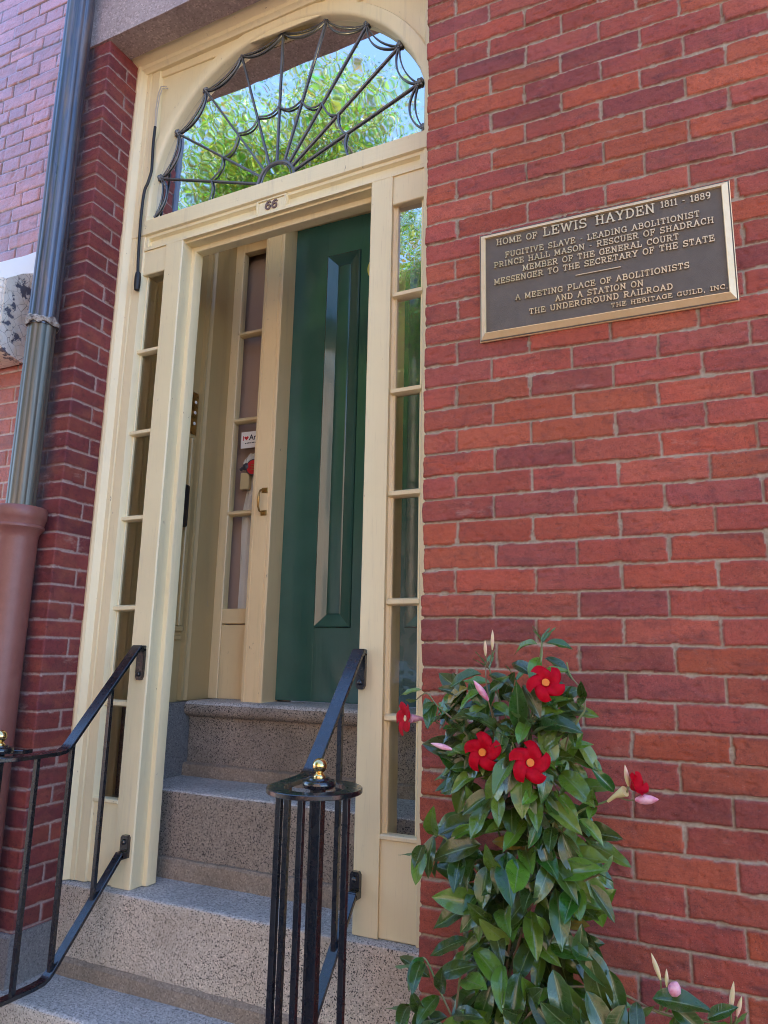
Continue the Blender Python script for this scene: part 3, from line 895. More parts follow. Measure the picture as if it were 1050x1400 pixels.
# ================================================================== HANDRAILS
def rail(x0, sg, label):
    t = thing("handrail", (x0, -.1, -1.44), label, "handrail", "black iron handrails beside the steps")
    cx, cy, R = x0 + sg * .097, -.258, .092
    def circ(z, a0=0.0, a1=285.0, n=40):
        # starts on the rail line, runs round the front and curls back
        return [(cx - sg * R * math.cos(math.radians(a)), cy - R * math.sin(math.radians(a)), z) for a in [a0 + (a1 - a0) * i / n for i in range(n + 1)]]
    m = MB()
    m.bar([(x0, .155, -.376), (x0, .15, -.380), (x0, .02, -.532), (x0, -.10, -.673), (x0, -.113, -.686), (x0, -.128, -.694), (x0, -.15, -.697), (x0 + sg * .001, -.20, -.698), (x0 + sg * .003, -.235, -.698)] + circ(-.698, 2, 268), .040, .0115)
    tr_ = m.build("top_rail", M_iron, t, smooth=40)
    m = MB()
    m.bar([(x0, .15, -1.048), (x0, .02, -1.192), (x0, -.085, -1.308), (x0, -.10, -1.322), (x0, -.118, -1.330), (x0, -.15, -1.332), (x0 + sg * .003, -.235, -1.332)] + circ(-1.332, 2, 180), .030, .013)
    m.build("bottom_rail", M_iron, t, smooth=40)
    zt = lambda y: -.383 - (.15 - y) * 1.175 if y > -.105 else -.70
    zb = lambda y: -1.046 - (.15 - y) * 1.108 if y > -.10 else -1.332
    g = .0068
    for y in (.05, -.09, -.215):
        m = MB(); m.box(x0 - g, x0 + g, y - g, y + g, zb(y) - .004, zt(y) - .004, .001, 1); m.build("baluster", M_iron, t)
    for a in (62, 102, 172):
        px, py = cx - sg * R * math.cos(math.radians(a)), cy - R * math.sin(math.radians(a))
        m = MB(); m.box(px - g, px + g, py - g, py + g, -1.336, -.702, .001); m.build("baluster", M_iron, t)
    m = MB(); m.box(cx + sg * .012 - .012, cx + sg * .012 + .012, cy - .012, cy + .012, -1.65, -.69, .0015)
    nw = m.build("newel", M_iron, t)
    m = MB().lathe([(.010, -.694), (.036, -.693), (.0385, -.688), (.0385, -.681), (.036, -.677), (.026, -.675), (.024, -.671), (.010, -.670)], (cx + sg * .012, cy, 0), n=32); m.build("newel_cap", M_iron, nw)
    m = MB().lathe([(.0135, -.671), (.0145, -.668), (.0125, -.665), (.0095, -.662)] + [(.0172 * math.sin(q), -.6445 - .0172 * math.cos(q)) for q in [.45 + (PI - .45) * i / 12 for i in range(13)]], (cx + sg * .012, cy, 0), n=28)
    m.build("ball_finial", M_brass, nw, smooth=60)
    m = MB()
    m.box(x0 - .002 - .015, x0 - .002 + .015, .155, .183, -.392, -.372, .002)
    m.prism([(x0 - .017, -.385), (x0 + .013, -.385), (x0 + .013, -.478), (x0 + .006, -.490), (x0 - .010, -.490), (x0 - .017, -.478)], .170, .183, 'y'); m.lathe([(.0085, 0), (.0085, .006), (.005, .009), (.001, .010)], (x0 - .002, .171, -.470), (0, -1, 0), 6)
    m.build("bracket", M_iron, t)
    m = MB()
    m.prism([(x0 - .017, -1.062), (x0 + .013, -1.062), (x0 + .013, -1.0), (x0 + .008, -.992), (x0 - .012, -.992), (x0 - .017, -1.0)], .168, .184, 'y'); m.lathe([(.0085, 0), (.0085, .006), (.005, .009), (.001, .010)], (x0 - .002, .169, -1.012), (0, -1, 0), 6)
    m.box(x0 - .015, x0 + .015, .145, .172, -1.062, -1.04, .002)
    m.build("bracket", M_iron, t)
    return t
rail(-.250, 1, "right black iron handrail with a curled end and brass ball in front of the steps")
rail(-1.103, -1, "left black iron handrail beside the drainpipe, running off the left edge of the photo")

# ================================================================== STROKE LETTERING (slab serif capitals)
def arc(cx, cy, rx, ry, a0, a1, n=12):
    return [(cx + rx * math.cos(math.radians(a0 + (a1 - a0) * i / n)), cy + ry * math.sin(math.radians(a0 + (a1 - a0) * i / n))) for i in range(n + 1)]
SF = .17      # half length of a serif
def serif(x, y, l=SF): return [(x - l, y), (x + l, y)]
G = {
 'A': (1.0, [[(.12, 0), (.5, 1)], [(.5, 1), (.88, 0)], [(.26, .34), (.74, .34)], serif(.12, .04), serif(.88, .04)]),
 'B': (.9, [[(.2, 0), (.2, 1)], [(.04, .96), (.5, .96)] + arc(.5, .74, .24, .22, 90, -90), [(.2, .52), (.5, .52)] + arc(.54, .28, .28, .24, 90, -90) + [(.04, .04)]]),
 'C': (.92, [arc(.5, .5, .40, .46, 48, 318, 18), [(.80, .62), (.80, .98)]]),
 'D': (.98, [[(.2, 0), (.2, 1)], [(.04, .96), (.46, .96)] + arc(.46, .5, .40, .46, 90, -90, 14) + [(.04, .04)]]),
 'E': (.88, [[(.2, 0), (.2, 1)], [(.04, .96), (.78, .96), (.78, .72)], [(.2, .52), (.56, .52)], [(.56, .38), (.56, .66)], [(.04, .04), (.82, .04), (.82, .3)]]),
 'F': (.84, [[(.2, 0), (.2, 1)], [(.04, .96), (.78, .96), (.78, .7)], [(.2, .5), (.56, .5)], [(.56, .36), (.56, .64)], serif(.22, .04, .2)]),
 'G': (.98, [arc(.5, .5, .40, .46, 48, 330, 18), [(.82, .64), (.82, .98)], [(.84, .06), (.84, .42)], [(.62, .42), (.96, .42)]]),
 'H': (1.04, [[(.22, 0), (.22, 1)], [(.82, 0), (.82, 1)], [(.22, .5), (.82, .5)], serif(.22, .04), serif(.22, .96), serif(.82, .04), serif(.82, .96)]),
 'I': (.46, [[(.23, 0), (.23, 1)], serif(.23, .04, .19), serif(.23, .96, .19)]),
 'K': (1.0, [[(.2, 0), (.2, 1)], [(.8, .95), (.24, .42)], [(.42, .58), (.84, .05)], serif(.2, .04), serif(.2, .96), serif(.8, .96), serif(.84, .04)]),
 'L': (.84, [[(.22, 0), (.22, 1)], serif(.22, .96, .19), [(.04, .04), (.78, .04), (.78, .36)]]),
 'M': (1.2, [[(.2, 0), (.2, 1)], [(.2, .98), (.6, .16)], [(.6, .16), (1.0, .98)], [(1.0, 0), (1.0, 1)], serif(.2, .04), serif(1.0, .04), [(.04, .96), (.24, .96)], [(.96, .96), (1.16, .96)]]),
 'N': (1.06, [[(.2, 0), (.2, 1)], [(.2, .98), (.84, .04)], [(.84, 0), (.84, 1)], serif(.2, .04), [(.04, .96), (.24, .96)], serif(.84, .96)]),
 'O': (1.0, [arc(.5, .5, .41, .46, 0, 360, 26)]),
 'P': (.88, [[(.2, 0), (.2, 1)], [(.04, .96), (.5, .96)] + arc(.5, .70, .30, .26, 90, -90) + [(.2, .44)], serif(.22, .04, .2)]),
 'R': (.98, [[(.2, 0), (.2, 1)], [(.04, .96), (.5, .96)] + arc(.5, .73, .27, .23, 90, -90) + [(.2, .5)], [(.52, .5), (.72, .1), (.95, .04)], serif(.2, .04)]),
 'S': (.82, [arc(.42, .73, .30, .23, 40, 270, 14) + arc(.42, .27, .32, .23, 90, -140, 14), [(.70, .74), (.70, .98)], [(.10, .02), (.10, .27)]]),
 'T': (.90, [[(.45, 0), (.45, 1)], [(.10, .70), (.10, .96), (.80, .96), (.80, .70)], serif(.45, .04, .2)]),
 'U': (1.0, [[(.2, 1), (.2, .36)] + arc(.5, .34, .30, .30, 180, 360, 12) + [(.8, 1)], serif(.2, .96), serif(.8, .96)]),
 'V': (.98, [[(.12, 1), (.49, .02)], [(.49, .02), (.86, 1)], serif(.12, .96), serif(.86, .96)]),
 'W': (1.34, [[(.12, 1), (.40, .02)], [(.40, .02), (.67, .9)], [(.67, .9), (.94, .02)], [(.94, .02), (1.22, 1)], serif(.12, .96), serif(1.22, .96)]),
 'Y': (.96, [[(.12, 1), (.48, .46)], [(.84, 1), (.48, .46)], [(.48, .5), (.48, 0)], serif(.12, .96), serif(.84, .96), serif(.48, .04, .2)]),
 '1': (.56, [[(.30, 0), (.30, 1)], [(.10, .82), (.30, .96)], serif(.30, .04, .2)]),
 '8': (.80, [arc(.4, .74, .25, .22, 0, 360, 16), arc(.4, .27, .31, .24, 0, 360, 18)]),
 '9': (.80, [arc(.4, .68, .30, .28, 0, 360, 18), arc(.30, .60, .40, .56, 8, -92, 10)]),
 '6': (.80, [arc(.4, .31, .31, .28, 0, 360, 18), arc(.56, .36, .47, .58, 180, 82, 10), [(.62, .93), (.74, .80)]]),
 '-': (.5, [[(.08, .45), (.42, .45)]]),
 ',': (.36, [[(.16, .1), (.16, .02), (.10, -.14)]]),
 '.': (.34, [[(.16, .0), (.16, .12)]]),
 ' ': (.56, []),
}
def lettering(m, text, x0, x1, z, cap, yb, th, sw=.165, z1=None):
    """raised strokes standing th in front of the plane y=yb, filling x0..x1 on the baseline z"""
    adv = sum(G[c][0] for c in text) + .14 * (len(text) - 1)
    kx = (x1 - x0) / adv
    z1 = z if z1 is None else z1
    x = x0; q = 0
    for c in text:
        w, strokes = G[c]
        for st in strokes:
            q += 1
            pts = [Vector((x + px * kx, z + (z1 - z) * ((x + px * kx - x0) / (x1 - x0)) + pz * cap)) for px, pz in st]
            hw = sw * cap / 2
            if len(st) == 2 and abs(st[0][1] - st[1][1]) < .02: hw *= .72
            L, Rr = [], []
            for i, p in enumerate(pts):
                d = pts[min(i + 1, len(pts) - 1)] - pts[max(i - 1, 0)]
                d.normalize()
                nn = Vector((-d.y, d.x))
                e = d * (hw * .5 if i == len(pts) - 1 else (-hw * .5 if i == 0 else 0)) if pts[0] != pts[-1] and (pts[0] - pts[-1]).length > 1e-6 else d * 0
                L.append(p + nn * hw + e); Rr.append(p - nn * hw + e)
            yf = yb - th - (q % 5) * .00012
            lf = [m.bm.verts.new((a.x, yf, a.y)) for a in L]; rf = [m.bm.verts.new((a.x, yf, a.y)) for a in Rr]
            lb = [m.bm.verts.new((a.x, yb, a.y)) for a in L]; rb = [m.bm.verts.new((a.x, yb, a.y)) for a in Rr]
            for i in range(len(pts) - 1):
                m.face((lf[i], lf[i + 1], rf[i + 1], rf[i])); m.face((lf[i], lb[i], lb[i + 1], lf[i + 1])); m.face((rf[i], rf[i + 1], rb[i + 1], rb[i]))
            m.face((lf[0], rf[0], rb[0], lb[0])); m.face((lf[-1], lb[-1], rb[-1], rf[-1]))
        x += (w + .14) * kx

# house number on the transom block
m = MB(); lettering(m, "66", -.699, -.647, 1.2175, .033, .1842, .004, .19); m.build("numerals", M_number, plate, smooth=0)

# ================================================================== MEMORIAL PLAQUE
pq = thing("memorial_plaque", (.5, -.004, .464), "dark bronze memorial plaque with raised lettering and polished brass edge on the brick wall", "plaque")
PX0, PX1, PZ_0, PZ_1 = .1775, .8225, .4645, .7895
m = MB(); m.box(PX0 + .002, PX1 - .002, -.010, .004, PZ_0 + .002, PZ_1 - .002, 0); m.box(PX0 + .012, PX1 - .012, -.0165, -.009, PZ_0 + .012, PZ_1 - .012, 0)
m.build("field", M_field, pq)
m = MB()
def prect(i, y): return [m.bm.verts.new(c) for c in ((PX0 + i, y, PZ_0 + i), (PX1 - i, y, PZ_0 + i), (PX1 - i, y, PZ_1 - i), (PX0 + i, y, PZ_1 - i))]
R_ = [prect(0, -.001), prect(0, -.0055), prect(.0185, -.0225), prect(.0195, -.0226), prect(.0208, -.0160)]
for i in range(4):
    for j in range(4):
        m.face((R_[i][j], R_[i][(j + 1) % 4], R_[i + 1][(j + 1) % 4], R_[i + 1][j]))
m.build("bevelled_border", M_plaqueedge, pq, smooth=0)
for txt, xa, xb, za, zb_, cap in [("HOME OF", .2297, .3443, .7415, .7375, .0185), ("LEWIS", .3600, .4760, .738, .7378, .0265), ("HAYDEN", .4985, .6466, .7377, .7375, .0265), ("1811 - 1889", .6604, .777, .7462, .7435, .0180),
                             ("FUGITIVE SLAVE - LEADING ABOLITIONIST", .2544, .7497, .6985, .7000, .0168), ("PRINCE HALL MASON - RESCUER OF SHADRACH", .2225, .7801, .6735, .6754, .0168),
                             ("MEMBER OF THE GENERAL COURT", .3021, .6985, .6485, .6494, .0168), ("MESSENGER TO THE SECRETARY OF THE STATE", .222, .7786, .6232, .6262, .0168),
                             ("A MEETING PLACE OF ABOLITIONISTS", .2808, .718, .5655, .5669, .0162), ("AND A STATION ON", .388, .6096, .5412, .5412, .0162),
                             ("THE UNDERGROUND RAILROAD", .3176, .6777, .5170, .5180, .0160), ("THE HERITAGE GUILD, INC.", .5283, .7997, .4965, .4950, .0118)]:
    m = MB(); lettering(m, txt, xa, xb, za, cap, -.0163, .0034, .135, zb_)
    m.build("lettering", M_letter, pq, smooth=0)
m = MB(); m.box(.4427, .5568, -.0195, -.016, .6035, .6068, .0006); m.build("rule", M_letter, pq)

# ================================================================== SMALL THINGS BY THE DOOR
cb = [(-1.2400, .190, 1.940), (-1.2520, .172, 1.930), (-1.2600, .168, 1.895), (-1.2640, .166, 1.8165), (-1.2590, .166, 1.728)]
m = MB(); m.tube(cb, .0026, 8); m.tube([(x + .007, y + .002, z - .01) for x, y, z in cb[:-1]] + [(-1.256, .168, 1.73)], .0024, 8)
o1 = m
cable = thing("cable", (-1.26, .166, 1.0), "thin black cable hanging from the fanlight panel beside the left sidelight", "cable")
o1.build("bare_wire", M_wire, cable)
low = [(-1.2585, .166, 1.735), (-1.2600, .166, 1.68), (-1.2600, .166, 1.6432), (-1.2555, .165, 1.56), (-1.2560, .165, 1.5233), (-1.2680, .164, 1.475), (-1.2810, .163, 1.4402), (-1.2858, .163, 1.349), (-1.2845, .164, 1.2178), (-1.2790, .165, 1.1045), (-1.276, .166, 1.075)]
def smoothp(p, n=6):
    o = []
    for i in range(len(p) - 1):
        p0, p1, p2, p3 = (Vector(p[max(0, min(len(p) - 1, i + q))]) for q in (-1, 0, 1, 2))
        for k_ in range(n):
            t = k_ / n
            o.append(.5 * ((2 * p1) + (-p0 + p2) * t + (2 * p0 - 5 * p1 + 4 * p2 - p3) * t * t + (-p0 + 3 * p1 - 3 * p2 + p3) * t ** 3))
    return o + [Vector(p[-1])]
m = MB(); m.tube(smoothp(low), .0058, 10); m.build("sheath", M_rubber, cable)
m = MB(); m.lathe([(.004, .02), (.010, .012), (.0125, -.005), (.0125, -.04), (.010, -.060), (.004, -.064)], (-1.2755, .166, 1.066), n=14); m.build("plug", M_rubber, cable)

m = MB(); m.box(-1.300, -1.2955, .564, .609, .538, .728, .0015)
bell = thing("doorbell_plate", (-1.297, .586, .538), "brass plate with three white doorbell buttons on the vestibule wall", "doorbell")
m.build("plate", M_oldbrass, bell)
for zz in (.683, .635, .586):
    m = MB(); m.lathe([(.011, 0), (.011, .002), (.0085, .003)], (-1.2955, .5865, zz), (1, 0, 0), 16); m.build("bezel", M_oldbrass, bell)
    m = MB(); m.lathe([(.0075, .002), (.0075, .0045), (.004, .006), (.0005, .0065)], (-1.2955, .5865, zz), (1, 0, 0), 16); m.build("button", M_paper, bell)
m = MB(); m.box(-1.300, -1.258, .43, .556, .118, .30, .012, 3); mb = m.build("letter_box", M_rubber); tag(mb, "black letter box on the vestibule wall, mostly hidden behind the left door post", "letter box")

st = thing("window_sticker", (-1.14, .818, .527), "white paper sticker with a red heart on the inner window pane", "sticker")
m = MB(); m.box(-1.2085, -1.055, .8176, .8188, .5265, .604, 0); m.build("paper", M_paper, st)
def word(txt, x, z, h, mat, y=.8170, name="printing"):
    cu = bpy.data.curves.new(name, 'FONT'); cu.body = txt; cu.size = h; cu.extrude = .0003; cu.offset = h * .02
    tmp = bpy.data.objects.new(name, cu); COL.objects.link(tmp)
    me = bpy.data.meshes.new_from_object(tmp.evaluated_get(bpy.context.evaluated_depsgraph_get()))
    bpy.data.objects.remove(tmp)
    bm = bmesh.new(); bm.from_mesh(me)
    for v in bm.verts:
        v.co = Vector((x + v.co.x, y - v.co.z, z + v.co.y))
    w = max(v.co.x for v in bm.verts)
    mbb = MB(); mbb.bm.free(); mbb.bm = bm
    mbb.build(name, mat, st, smooth=0)
    return w
w_ = word("I", -1.2005, .5635, .030, M_red)
m = MB()
hp = []
for i in range(28):
    a = 2 * PI * i / 28
    hp.append((-1.1795 + .0115 * math.sin(a) ** 3, .5745 + .0105 * (13 * math.cos(a) - 5 * math.cos(2 * a) - 2 * math.cos(3 * a) - math.cos(4 * a)) / 16))
m.prism(hp, .8167, .8174, 'y'); m.build("heart", M_red, st, smooth=0)
word("Anim", -1.1645, .5635, .036, M_dark)
m = MB()
for i in range(9):
    m.box(-1.186 + i * .009, -1.186 + i * .009 + .0065, .8168, .8174, .5475, .5512 + (i * 7 % 3) * .0007, 0)
m.build("small_print", M_dark, st)
bd = thing("round_badge", (-1.133, .81, .40), "round red badge with a dark rim on the inner window above the white curtain", "badge")
m = MB().lathe([(.036, 0), (.039, .003), (.036, .007), (.031, .006)], (-1.133, .819, .432), (0, -1, 0), 28); m.build("rim", M_dark, bd)
m = MB().lathe([(.032, .003), (.032, .0068), (.001, .0078)], (-1.133, .819, .432), (0, -1, 0), 28); m.build("disc", M_red, bd)
m = MB()
for i in range(4):
    m.box(-1.145 + (i % 2) * .003, -1.121 - (i % 2) * .004, .8105, .8120, .418 + i * .008, .421 + i * .008, 0)
m.build("printing", M_oldbrass, bd)
lt = thing("window_latch", (-1.175, .81, .33), "dark metal latch on a cream block inside the inner window, left of the red badge", "latch")
m = MB(); m.box(-1.205, -1.158, .822, .846, .335, .412, .003); m.build("block", M_cream_in, lt)
m = MB(); m.lathe([(.016, 0), (.017, .006), (.010, .012), (.003, .013)], (-1.172, .819, .437), (0, -1, 0), 18); m.tube([(-1.20, .815, .425), (-1.17, .812, .437)], .008, 8); m.build("catch", M_dark, lt)

# white curtain gathered by a knot behind the inner pane
W_, H_ = 46, 60
P = np.zeros((H_, W_, 3))
for i in range(H_):
    t = i / (H_ - 1); z = .425 - t * .63
    half = .034 + .048 * min(1, t * 3.2) ** .7 + .008 * t
    for j in range(W_):
        u = j / (W_ - 1) * 2 - 1
        P[i, j] = (-1.128 + u * half + .012 * t, .858 + (.012 + .006 * t) * math.sin(u * 13 + 2 * t) * min(1, .3 + t * 2) + .006 * math.sin(u * 29 + i * .05), z)
cu_ = thing("curtain", (-1.12, .86, -.2), "white cotton curtain gathered in a knot behind the inner window", "curtain")
grid_mesh("cloth", P, M_cloth, cu_)
P = np.zeros((24, W_, 3))
for i in range(24):
    t = i / 23
    half = .024 + .046 * math.sin(PI * min(1, t * .85)) ; z = .425 + t * .085
    for j in range(W_):
        u = j / (W_ - 1) * 2 - 1
        P[i, j] = (-1.150 + u * half + .010 * t, .856 - .012 * math.sin(PI * t) * (1 - u * u) + .006 * math.sin(u * 15 + t * 4), z)
grid_mesh("gathered_top", P, M_cloth, cu_)

# warm lamp hanging inside, seen through the fanlight
k = Mt("lit_bulb", (1, .8, .5)); k.b.inputs['Emission Color'].default_value = (1.0, .74, .38, 1); k.b.inputs['Emission Strength'].default_value = 9
M_bulb = k.m
pl_ = thing("pendant_lamp", (-.535, .5, 2.04), "lit pendant bulb glowing behind the fanlight glass", "lamp")
m = MB(); m.tube([(-.535, .5, 2.445), (-.535, .5, 2.13)], .004, 8); m.lathe([(.014, 0), (.017, .01), (.017, .04), (.006, .055)], (-.535, .5, 2.095), n=14); m.build("cord", M_rubber, pl_)
m = MB(); m.lathe([(.010, .055), (.020, .04), (.030, .018), (.032, 0), (.026, -.022), (.012, -.034), (.001, -.036)], (-.535, .5, 2.05), n=18); m.build("bulb", M_bulb, pl_)

# ================================================================== FLOWERING VINE
k = Mt("glossy_vine_leaf", (.03, .08, .025), .30, spec=.5, coat=.45)
k.set('Coat Roughness', .10)
lc = k.attr("leafcol"); uvn = k.n('ShaderNodeUVMap'); uvn.uv_map = "UVMap"
sx = k.n('ShaderNodeSeparateXYZ'); k.t.links.new(uvn.outputs[0], sx.inputs[0])
ax = k.math('ABSOLUTE', k.math('SUBTRACT', sx.outputs[0], .5))
mid = k.ramp(ax, [(.012, .75), (.035, 0)])
edge = k.ramp(ax, [(.455, 0), (.49, .55)])
vein = k.math('FRACT', k.math('MULTIPLY', k.math('SUBTRACT', sx.outputs[1], k.math('MULTIPLY', ax, .35)), 11))
vf = k.ramp(vein, [(.0, .38), (.14, 0)])
c = k.mix(k.ramp(k.noise(60, 5, .6), [(.35, 0), (.7, .5)]), lc, k.mix(.5, lc, (.012, .030, .012)))
c = k.mix(vf, c, k.mix(.5, lc, (.11, .17, .07)))
c = k.mix(mid, c, (.17, .24, .11))
c = k.mix(edge, c, (.12, .17, .07))
ge = k.n('ShaderNodeNewGeometry')
c = k.mix(ge.outputs['Backfacing'], c, k.mix(.5, lc, (.16, .22, .11)))
k.col(c)
k.set('Roughness', k.math('ADD', k.math('MULTIPLY', ge.outputs['Backfacing'], .3), k.ramp(k.noise(50, 4, .6), [(.3, .22), (.7, .38)])))
k.bump(k.math('ADD', k.math('MULTIPLY', vf, -1.0), k.math('MULTIPLY', k.noise(70, 3, .6), .6)), .35, .0016)
trn = k.n('ShaderNodeBsdfTranslucent'); k.t.links.new(k.mix(.5, lc, (.12, .25, .03)), trn.inputs[0])
ms = k.n('ShaderNodeMixShader'); ms.inputs[0].default_value = .12
k.t.links.new(k.b.outputs[0], ms.inputs[1]); k.t.links.new(trn.outputs[0], ms.inputs[2])
k.t.links.new(ms.outputs[0], k.t.nodes['Material Output'].inputs[0])
M_leaf = k.m
k = Mt("green_vine_stem", (.16, .22, .07), .5); k.col(k.mix(k.ramp(k.noise(18, 4, .6), [(.4, 0), (.6, 1)]), (.15, .23, .07), (.20, .14, .08))); M_stem = k.m
k = Mt("crimson_petal", (.50, .004, .014), .6, spec=.1); k.col(k.mix(k.ramp(k.noise(90, 4, .6), [(.3, 0), (.7, 1)]), (.33, .0006, .008), (.46, .001, .013))); k.bump(k.noise(1, 3, .6, st=(160, 160, 40)), .2, .001)
M_petal = k.m
k = Mt("orange_flower_throat", (.70, .17, .012), .7); M_throat = k.m
k = Mt("pale_flower_tube", (.72, .62, .30), .55); M_ftube = k.m
k = Mt("pink_bud", (.74, .30, .36), .5); k.col(k.mix(k.ramp(k.noise(60, 4, .6), [(.4, 0), (.65, 1)]), (.80, .45, .50), (.66, .16, .26))); M_pink = k.m
k = Mt("cream_bud", (.70, .55, .32), .5); k.col(k.mix(k.ramp(k.noise(40, 4, .6), [(.4, 0), (.65, 1)]), (.62, .60, .26), (.78, .48, .36))); M_bud = k.m

vine = thing("flowering_vine", (.32, -.18, -1.85), "leafy green climbing vine with red trumpet flowers against the brick wall", "vine")
LV, LF, LU, LCo = [], [], [], []
NT_, NA_ = 11, 7
# open flowers push the leaves aside on their open side
VD = Vector((.33, -.93, .12)).normalized()
FLC = [(Vector((.398, -.295, -.434)), .046), (Vector((.262, -.300, -.582)), .030), (Vector((.367, -.305, -.593)), .048), (Vector((.078, -.28, -.525)), .04), (Vector((.560, -.285, -.628)), .05)]
def leaf(pos, d, nrm, ln, wd=.42, curl=.25, fold=.18, tint=None):
    d = Vector(d).normalized(); nrm = Vector(nrm); sd = d.cross(nrm).normalized(); nrm = sd.cross(d).normalized()
    mid_ = Vector(pos) + d * ln * .5
    for fc, fr in FLC:
        for q_ in (mid_, Vector(pos) + d * ln * .95, Vector(pos) + d * ln * .2):
            o_ = q_ - fc; along = o_.dot(VD)
            if along > -.012 and (o_ - VD * along).length < fr: return
    b0 = len(LV); tw = random.uniform(-.25, .25); ph = random.uniform(0, 6)
    if tint is None:
        q = random.random()
        if q > .975: tint = (.34, .26, .05)
        elif q < .55: tint = (.024 + random.random() * .030, .060 + random.random() * .055, .006 + random.random() * .006)
        elif q < .9: tint = (.105, .19 + random.random() * .05, .018)
        else: tint = (.15, .23, .03)
    for i in range(NT_):
        t = i / (NT_ - 1)
        w = wd * .5 * (math.sin(PI * t ** .90) ** .72) * (1 - .30 * t ** 4) if 0 < t < 1 else .004
        for j in range(NA_):
            u = (j / (NA_ - 1)) * 2 - 1
            zz = fold * abs(u) ** 1.3 * w * (1.3 - .4 * t) - curl * t * t * .6 + .016 * math.sin(t * 15 + ph + u * 2) * abs(u) + .016 * math.sin(t * 8 + ph) * u - .05 * w * abs(u) ** 6
            xx = u * w * math.cos(fold * .6)
            zz += tw * xx * t
            yy = t - curl * curl * .22 * t ** 3
            p = Vector(pos) + (sd * xx + d * yy + nrm * zz) * ln
            p.y = min(p.y, -.008)
            LV.append(p); LU.append((j / (NA_ - 1), t)); LCo.append(tint)
    for i in range(NT_ - 1):
        for j in range(NA_ - 1):
            LF.append((b0 + i * NA_ + j, b0 + i * NA_ + j + 1, b0 + (i + 1) * NA_ + j + 1, b0 + (i + 1) * NA_ + j))
STEMS = MB()
def strand(pts, r0=.0032, r1=.0018, step=.055, ln=(.07, .105), seed=0, droop=.5, out=1.0, skip=.1, tipleaf=True, center=None):
    """a twining stem with opposite pairs of leaves"""
    rs = random.Random(seed)
    P_ = smoothp(pts, 8)
    STEMS.tube(P_, [r0 + (r1 - r0) * i / (len(P_) - 1) for i in range(len(P_))], 6)
    acc = rs.uniform(0, step); az = rs.uniform(0, PI)
    for a, b in zip(P_, P_[1:]):
        L_ = (b - a).length; acc += L_
        if acc >= step:
            acc -= step; az += PI / 2 + rs.uniform(-.5, .5)
            ax_ = (b - a).normalized()
            u = ax_.orthogonal().normalized(); w = ax_.cross(u)
            for s_ in (0, PI):
                if rs.random() < skip: continue
                hd_ = u * math.cos(az + s_) + w * math.sin(az + s_)
                if center is not None:
                    o_ = Vector((a.x - center[0], a.y - center[1], 0))
                    if o_.length > 1e-4: hd_ = (hd_ + o_.normalized() * out).normalized()
                if hd_.y > .25: hd_.y *= -.6
                dr = droop * .7 + rs.uniform(-.75, .6)
                d_ = Vector((hd_.x, hd_.y * .9, hd_.z * .4 - dr))
                nn = Vector((hd_.x * .6, hd_.y * .6 - .45, .55 + .3 * rs.random()))
                if abs(d_.normalized().dot(nn.normalized())) > .93: nn = Vector((0, -1, .2))
                leaf(a + hd_ * .010, d_, nn, rs.uniform(*ln), rs.uniform(.38, .50), rs.uniform(.1, .75), rs.uniform(.15, .65))
    if tipleaf:
        d0 = (P_[-1] - P_[-3]).normalized()
        for s_ in (-1, 1):
            u = d0.orthogonal().normalized()
            leaf(P_[-1], d0 * .8 + u * s_ * .6 + Vector((0, -.1, 0)), u * -s_ * .7 + d0 * .6 + Vector((0, -.3, 0)), ln[0] * .7, .32, .1, .3, (.10, .20, .045))
CXV, CYV = .325, -.165
cen = (CXV, CYV)
tops = [(.375, -.215, -.355), (.258, -.22, -.415), (.30, -.15, -.44), (.345, -.23, -.47), (.26, -.25, -.50), (.405, -.18, -.52), (.32, -.27, -.56), (.22, -.17, -.60), (.41, -.25, -.66), (.29, -.12, -.50)]
for i, tp in enumerate(tops):
    ph = i * 2.4; pts = []
    for q in range(9):
        t = q / 8; z = -1.80 + (tp[2] + 1.80) * t
        rad = .055 * (1 - .35 * t)
        x = CXV + rad * math.cos(ph + t * 5) * 1.3; y = CYV + rad * math.sin(ph + t * 5)
        k_ = max(0, (t - .62) / .38) ** 1.5
        pts.append((x * (1 - k_) + tp[0] * k_, min(-.03, y * (1 - k_) + tp[1] * k_), z))
    strand(pts, .0042, .002, .062, (.066, .105), 40 + i, .62, .95, .08, True, cen)
# side sprays leaving the column
strand([(.27, -.22, -.86), (.20, -.24, -.80), (.15, -.25, -.765), (.11, -.26, -.80)], .0028, .0016, .035, (.065, .09), 3, .3, .5, .05)
strand([(.25, -.23, -.60), (.19, -.25, -.53), (.145, -.25, -.495), (.125, -.26, -.47), (.10, -.26, -.485)], .0026, .0014, .036, (.05, .075), 5, .15, .5, .05)
strand([(.20, -.26, -1.30), (.193, -.26, -1.12), (.213, -.26, -.985), (.25, -.25, -.94), (.30, -.24, -.90)], .0030, .0018, .06, (.08, .105), 8, .45, .3, .1)
strand([(.22, -.26, -1.16), (.165, -.27, -1.06), (.135, -.28, -1.00), (.115, -.28, -1.01)], .0026, .0015, .034, (.07, .09), 9, .25, .4, .0)
strand([(.22, -.26, -1.24), (.16, -.28, -1.13), (.12, -.28, -1.08), (.10, -.28, -1.09)], .0026, .0015, .040, (.07, .09), 19, .35, .4, .0)
strand([(.40, -.23, -.75), (.447, -.25, -.69), (.50, -.26, -.663), (.545, -.27, -.638)], .0026, .0016, .05, (.05, .075), 10, .35, .4, .1, False)
strand([(.40, -.22, -.86), (.45, -.24, -.82), (.485, -.25, -.80)], .0026, .0016, .034, (.065, .085), 12, .5, .4, .0)
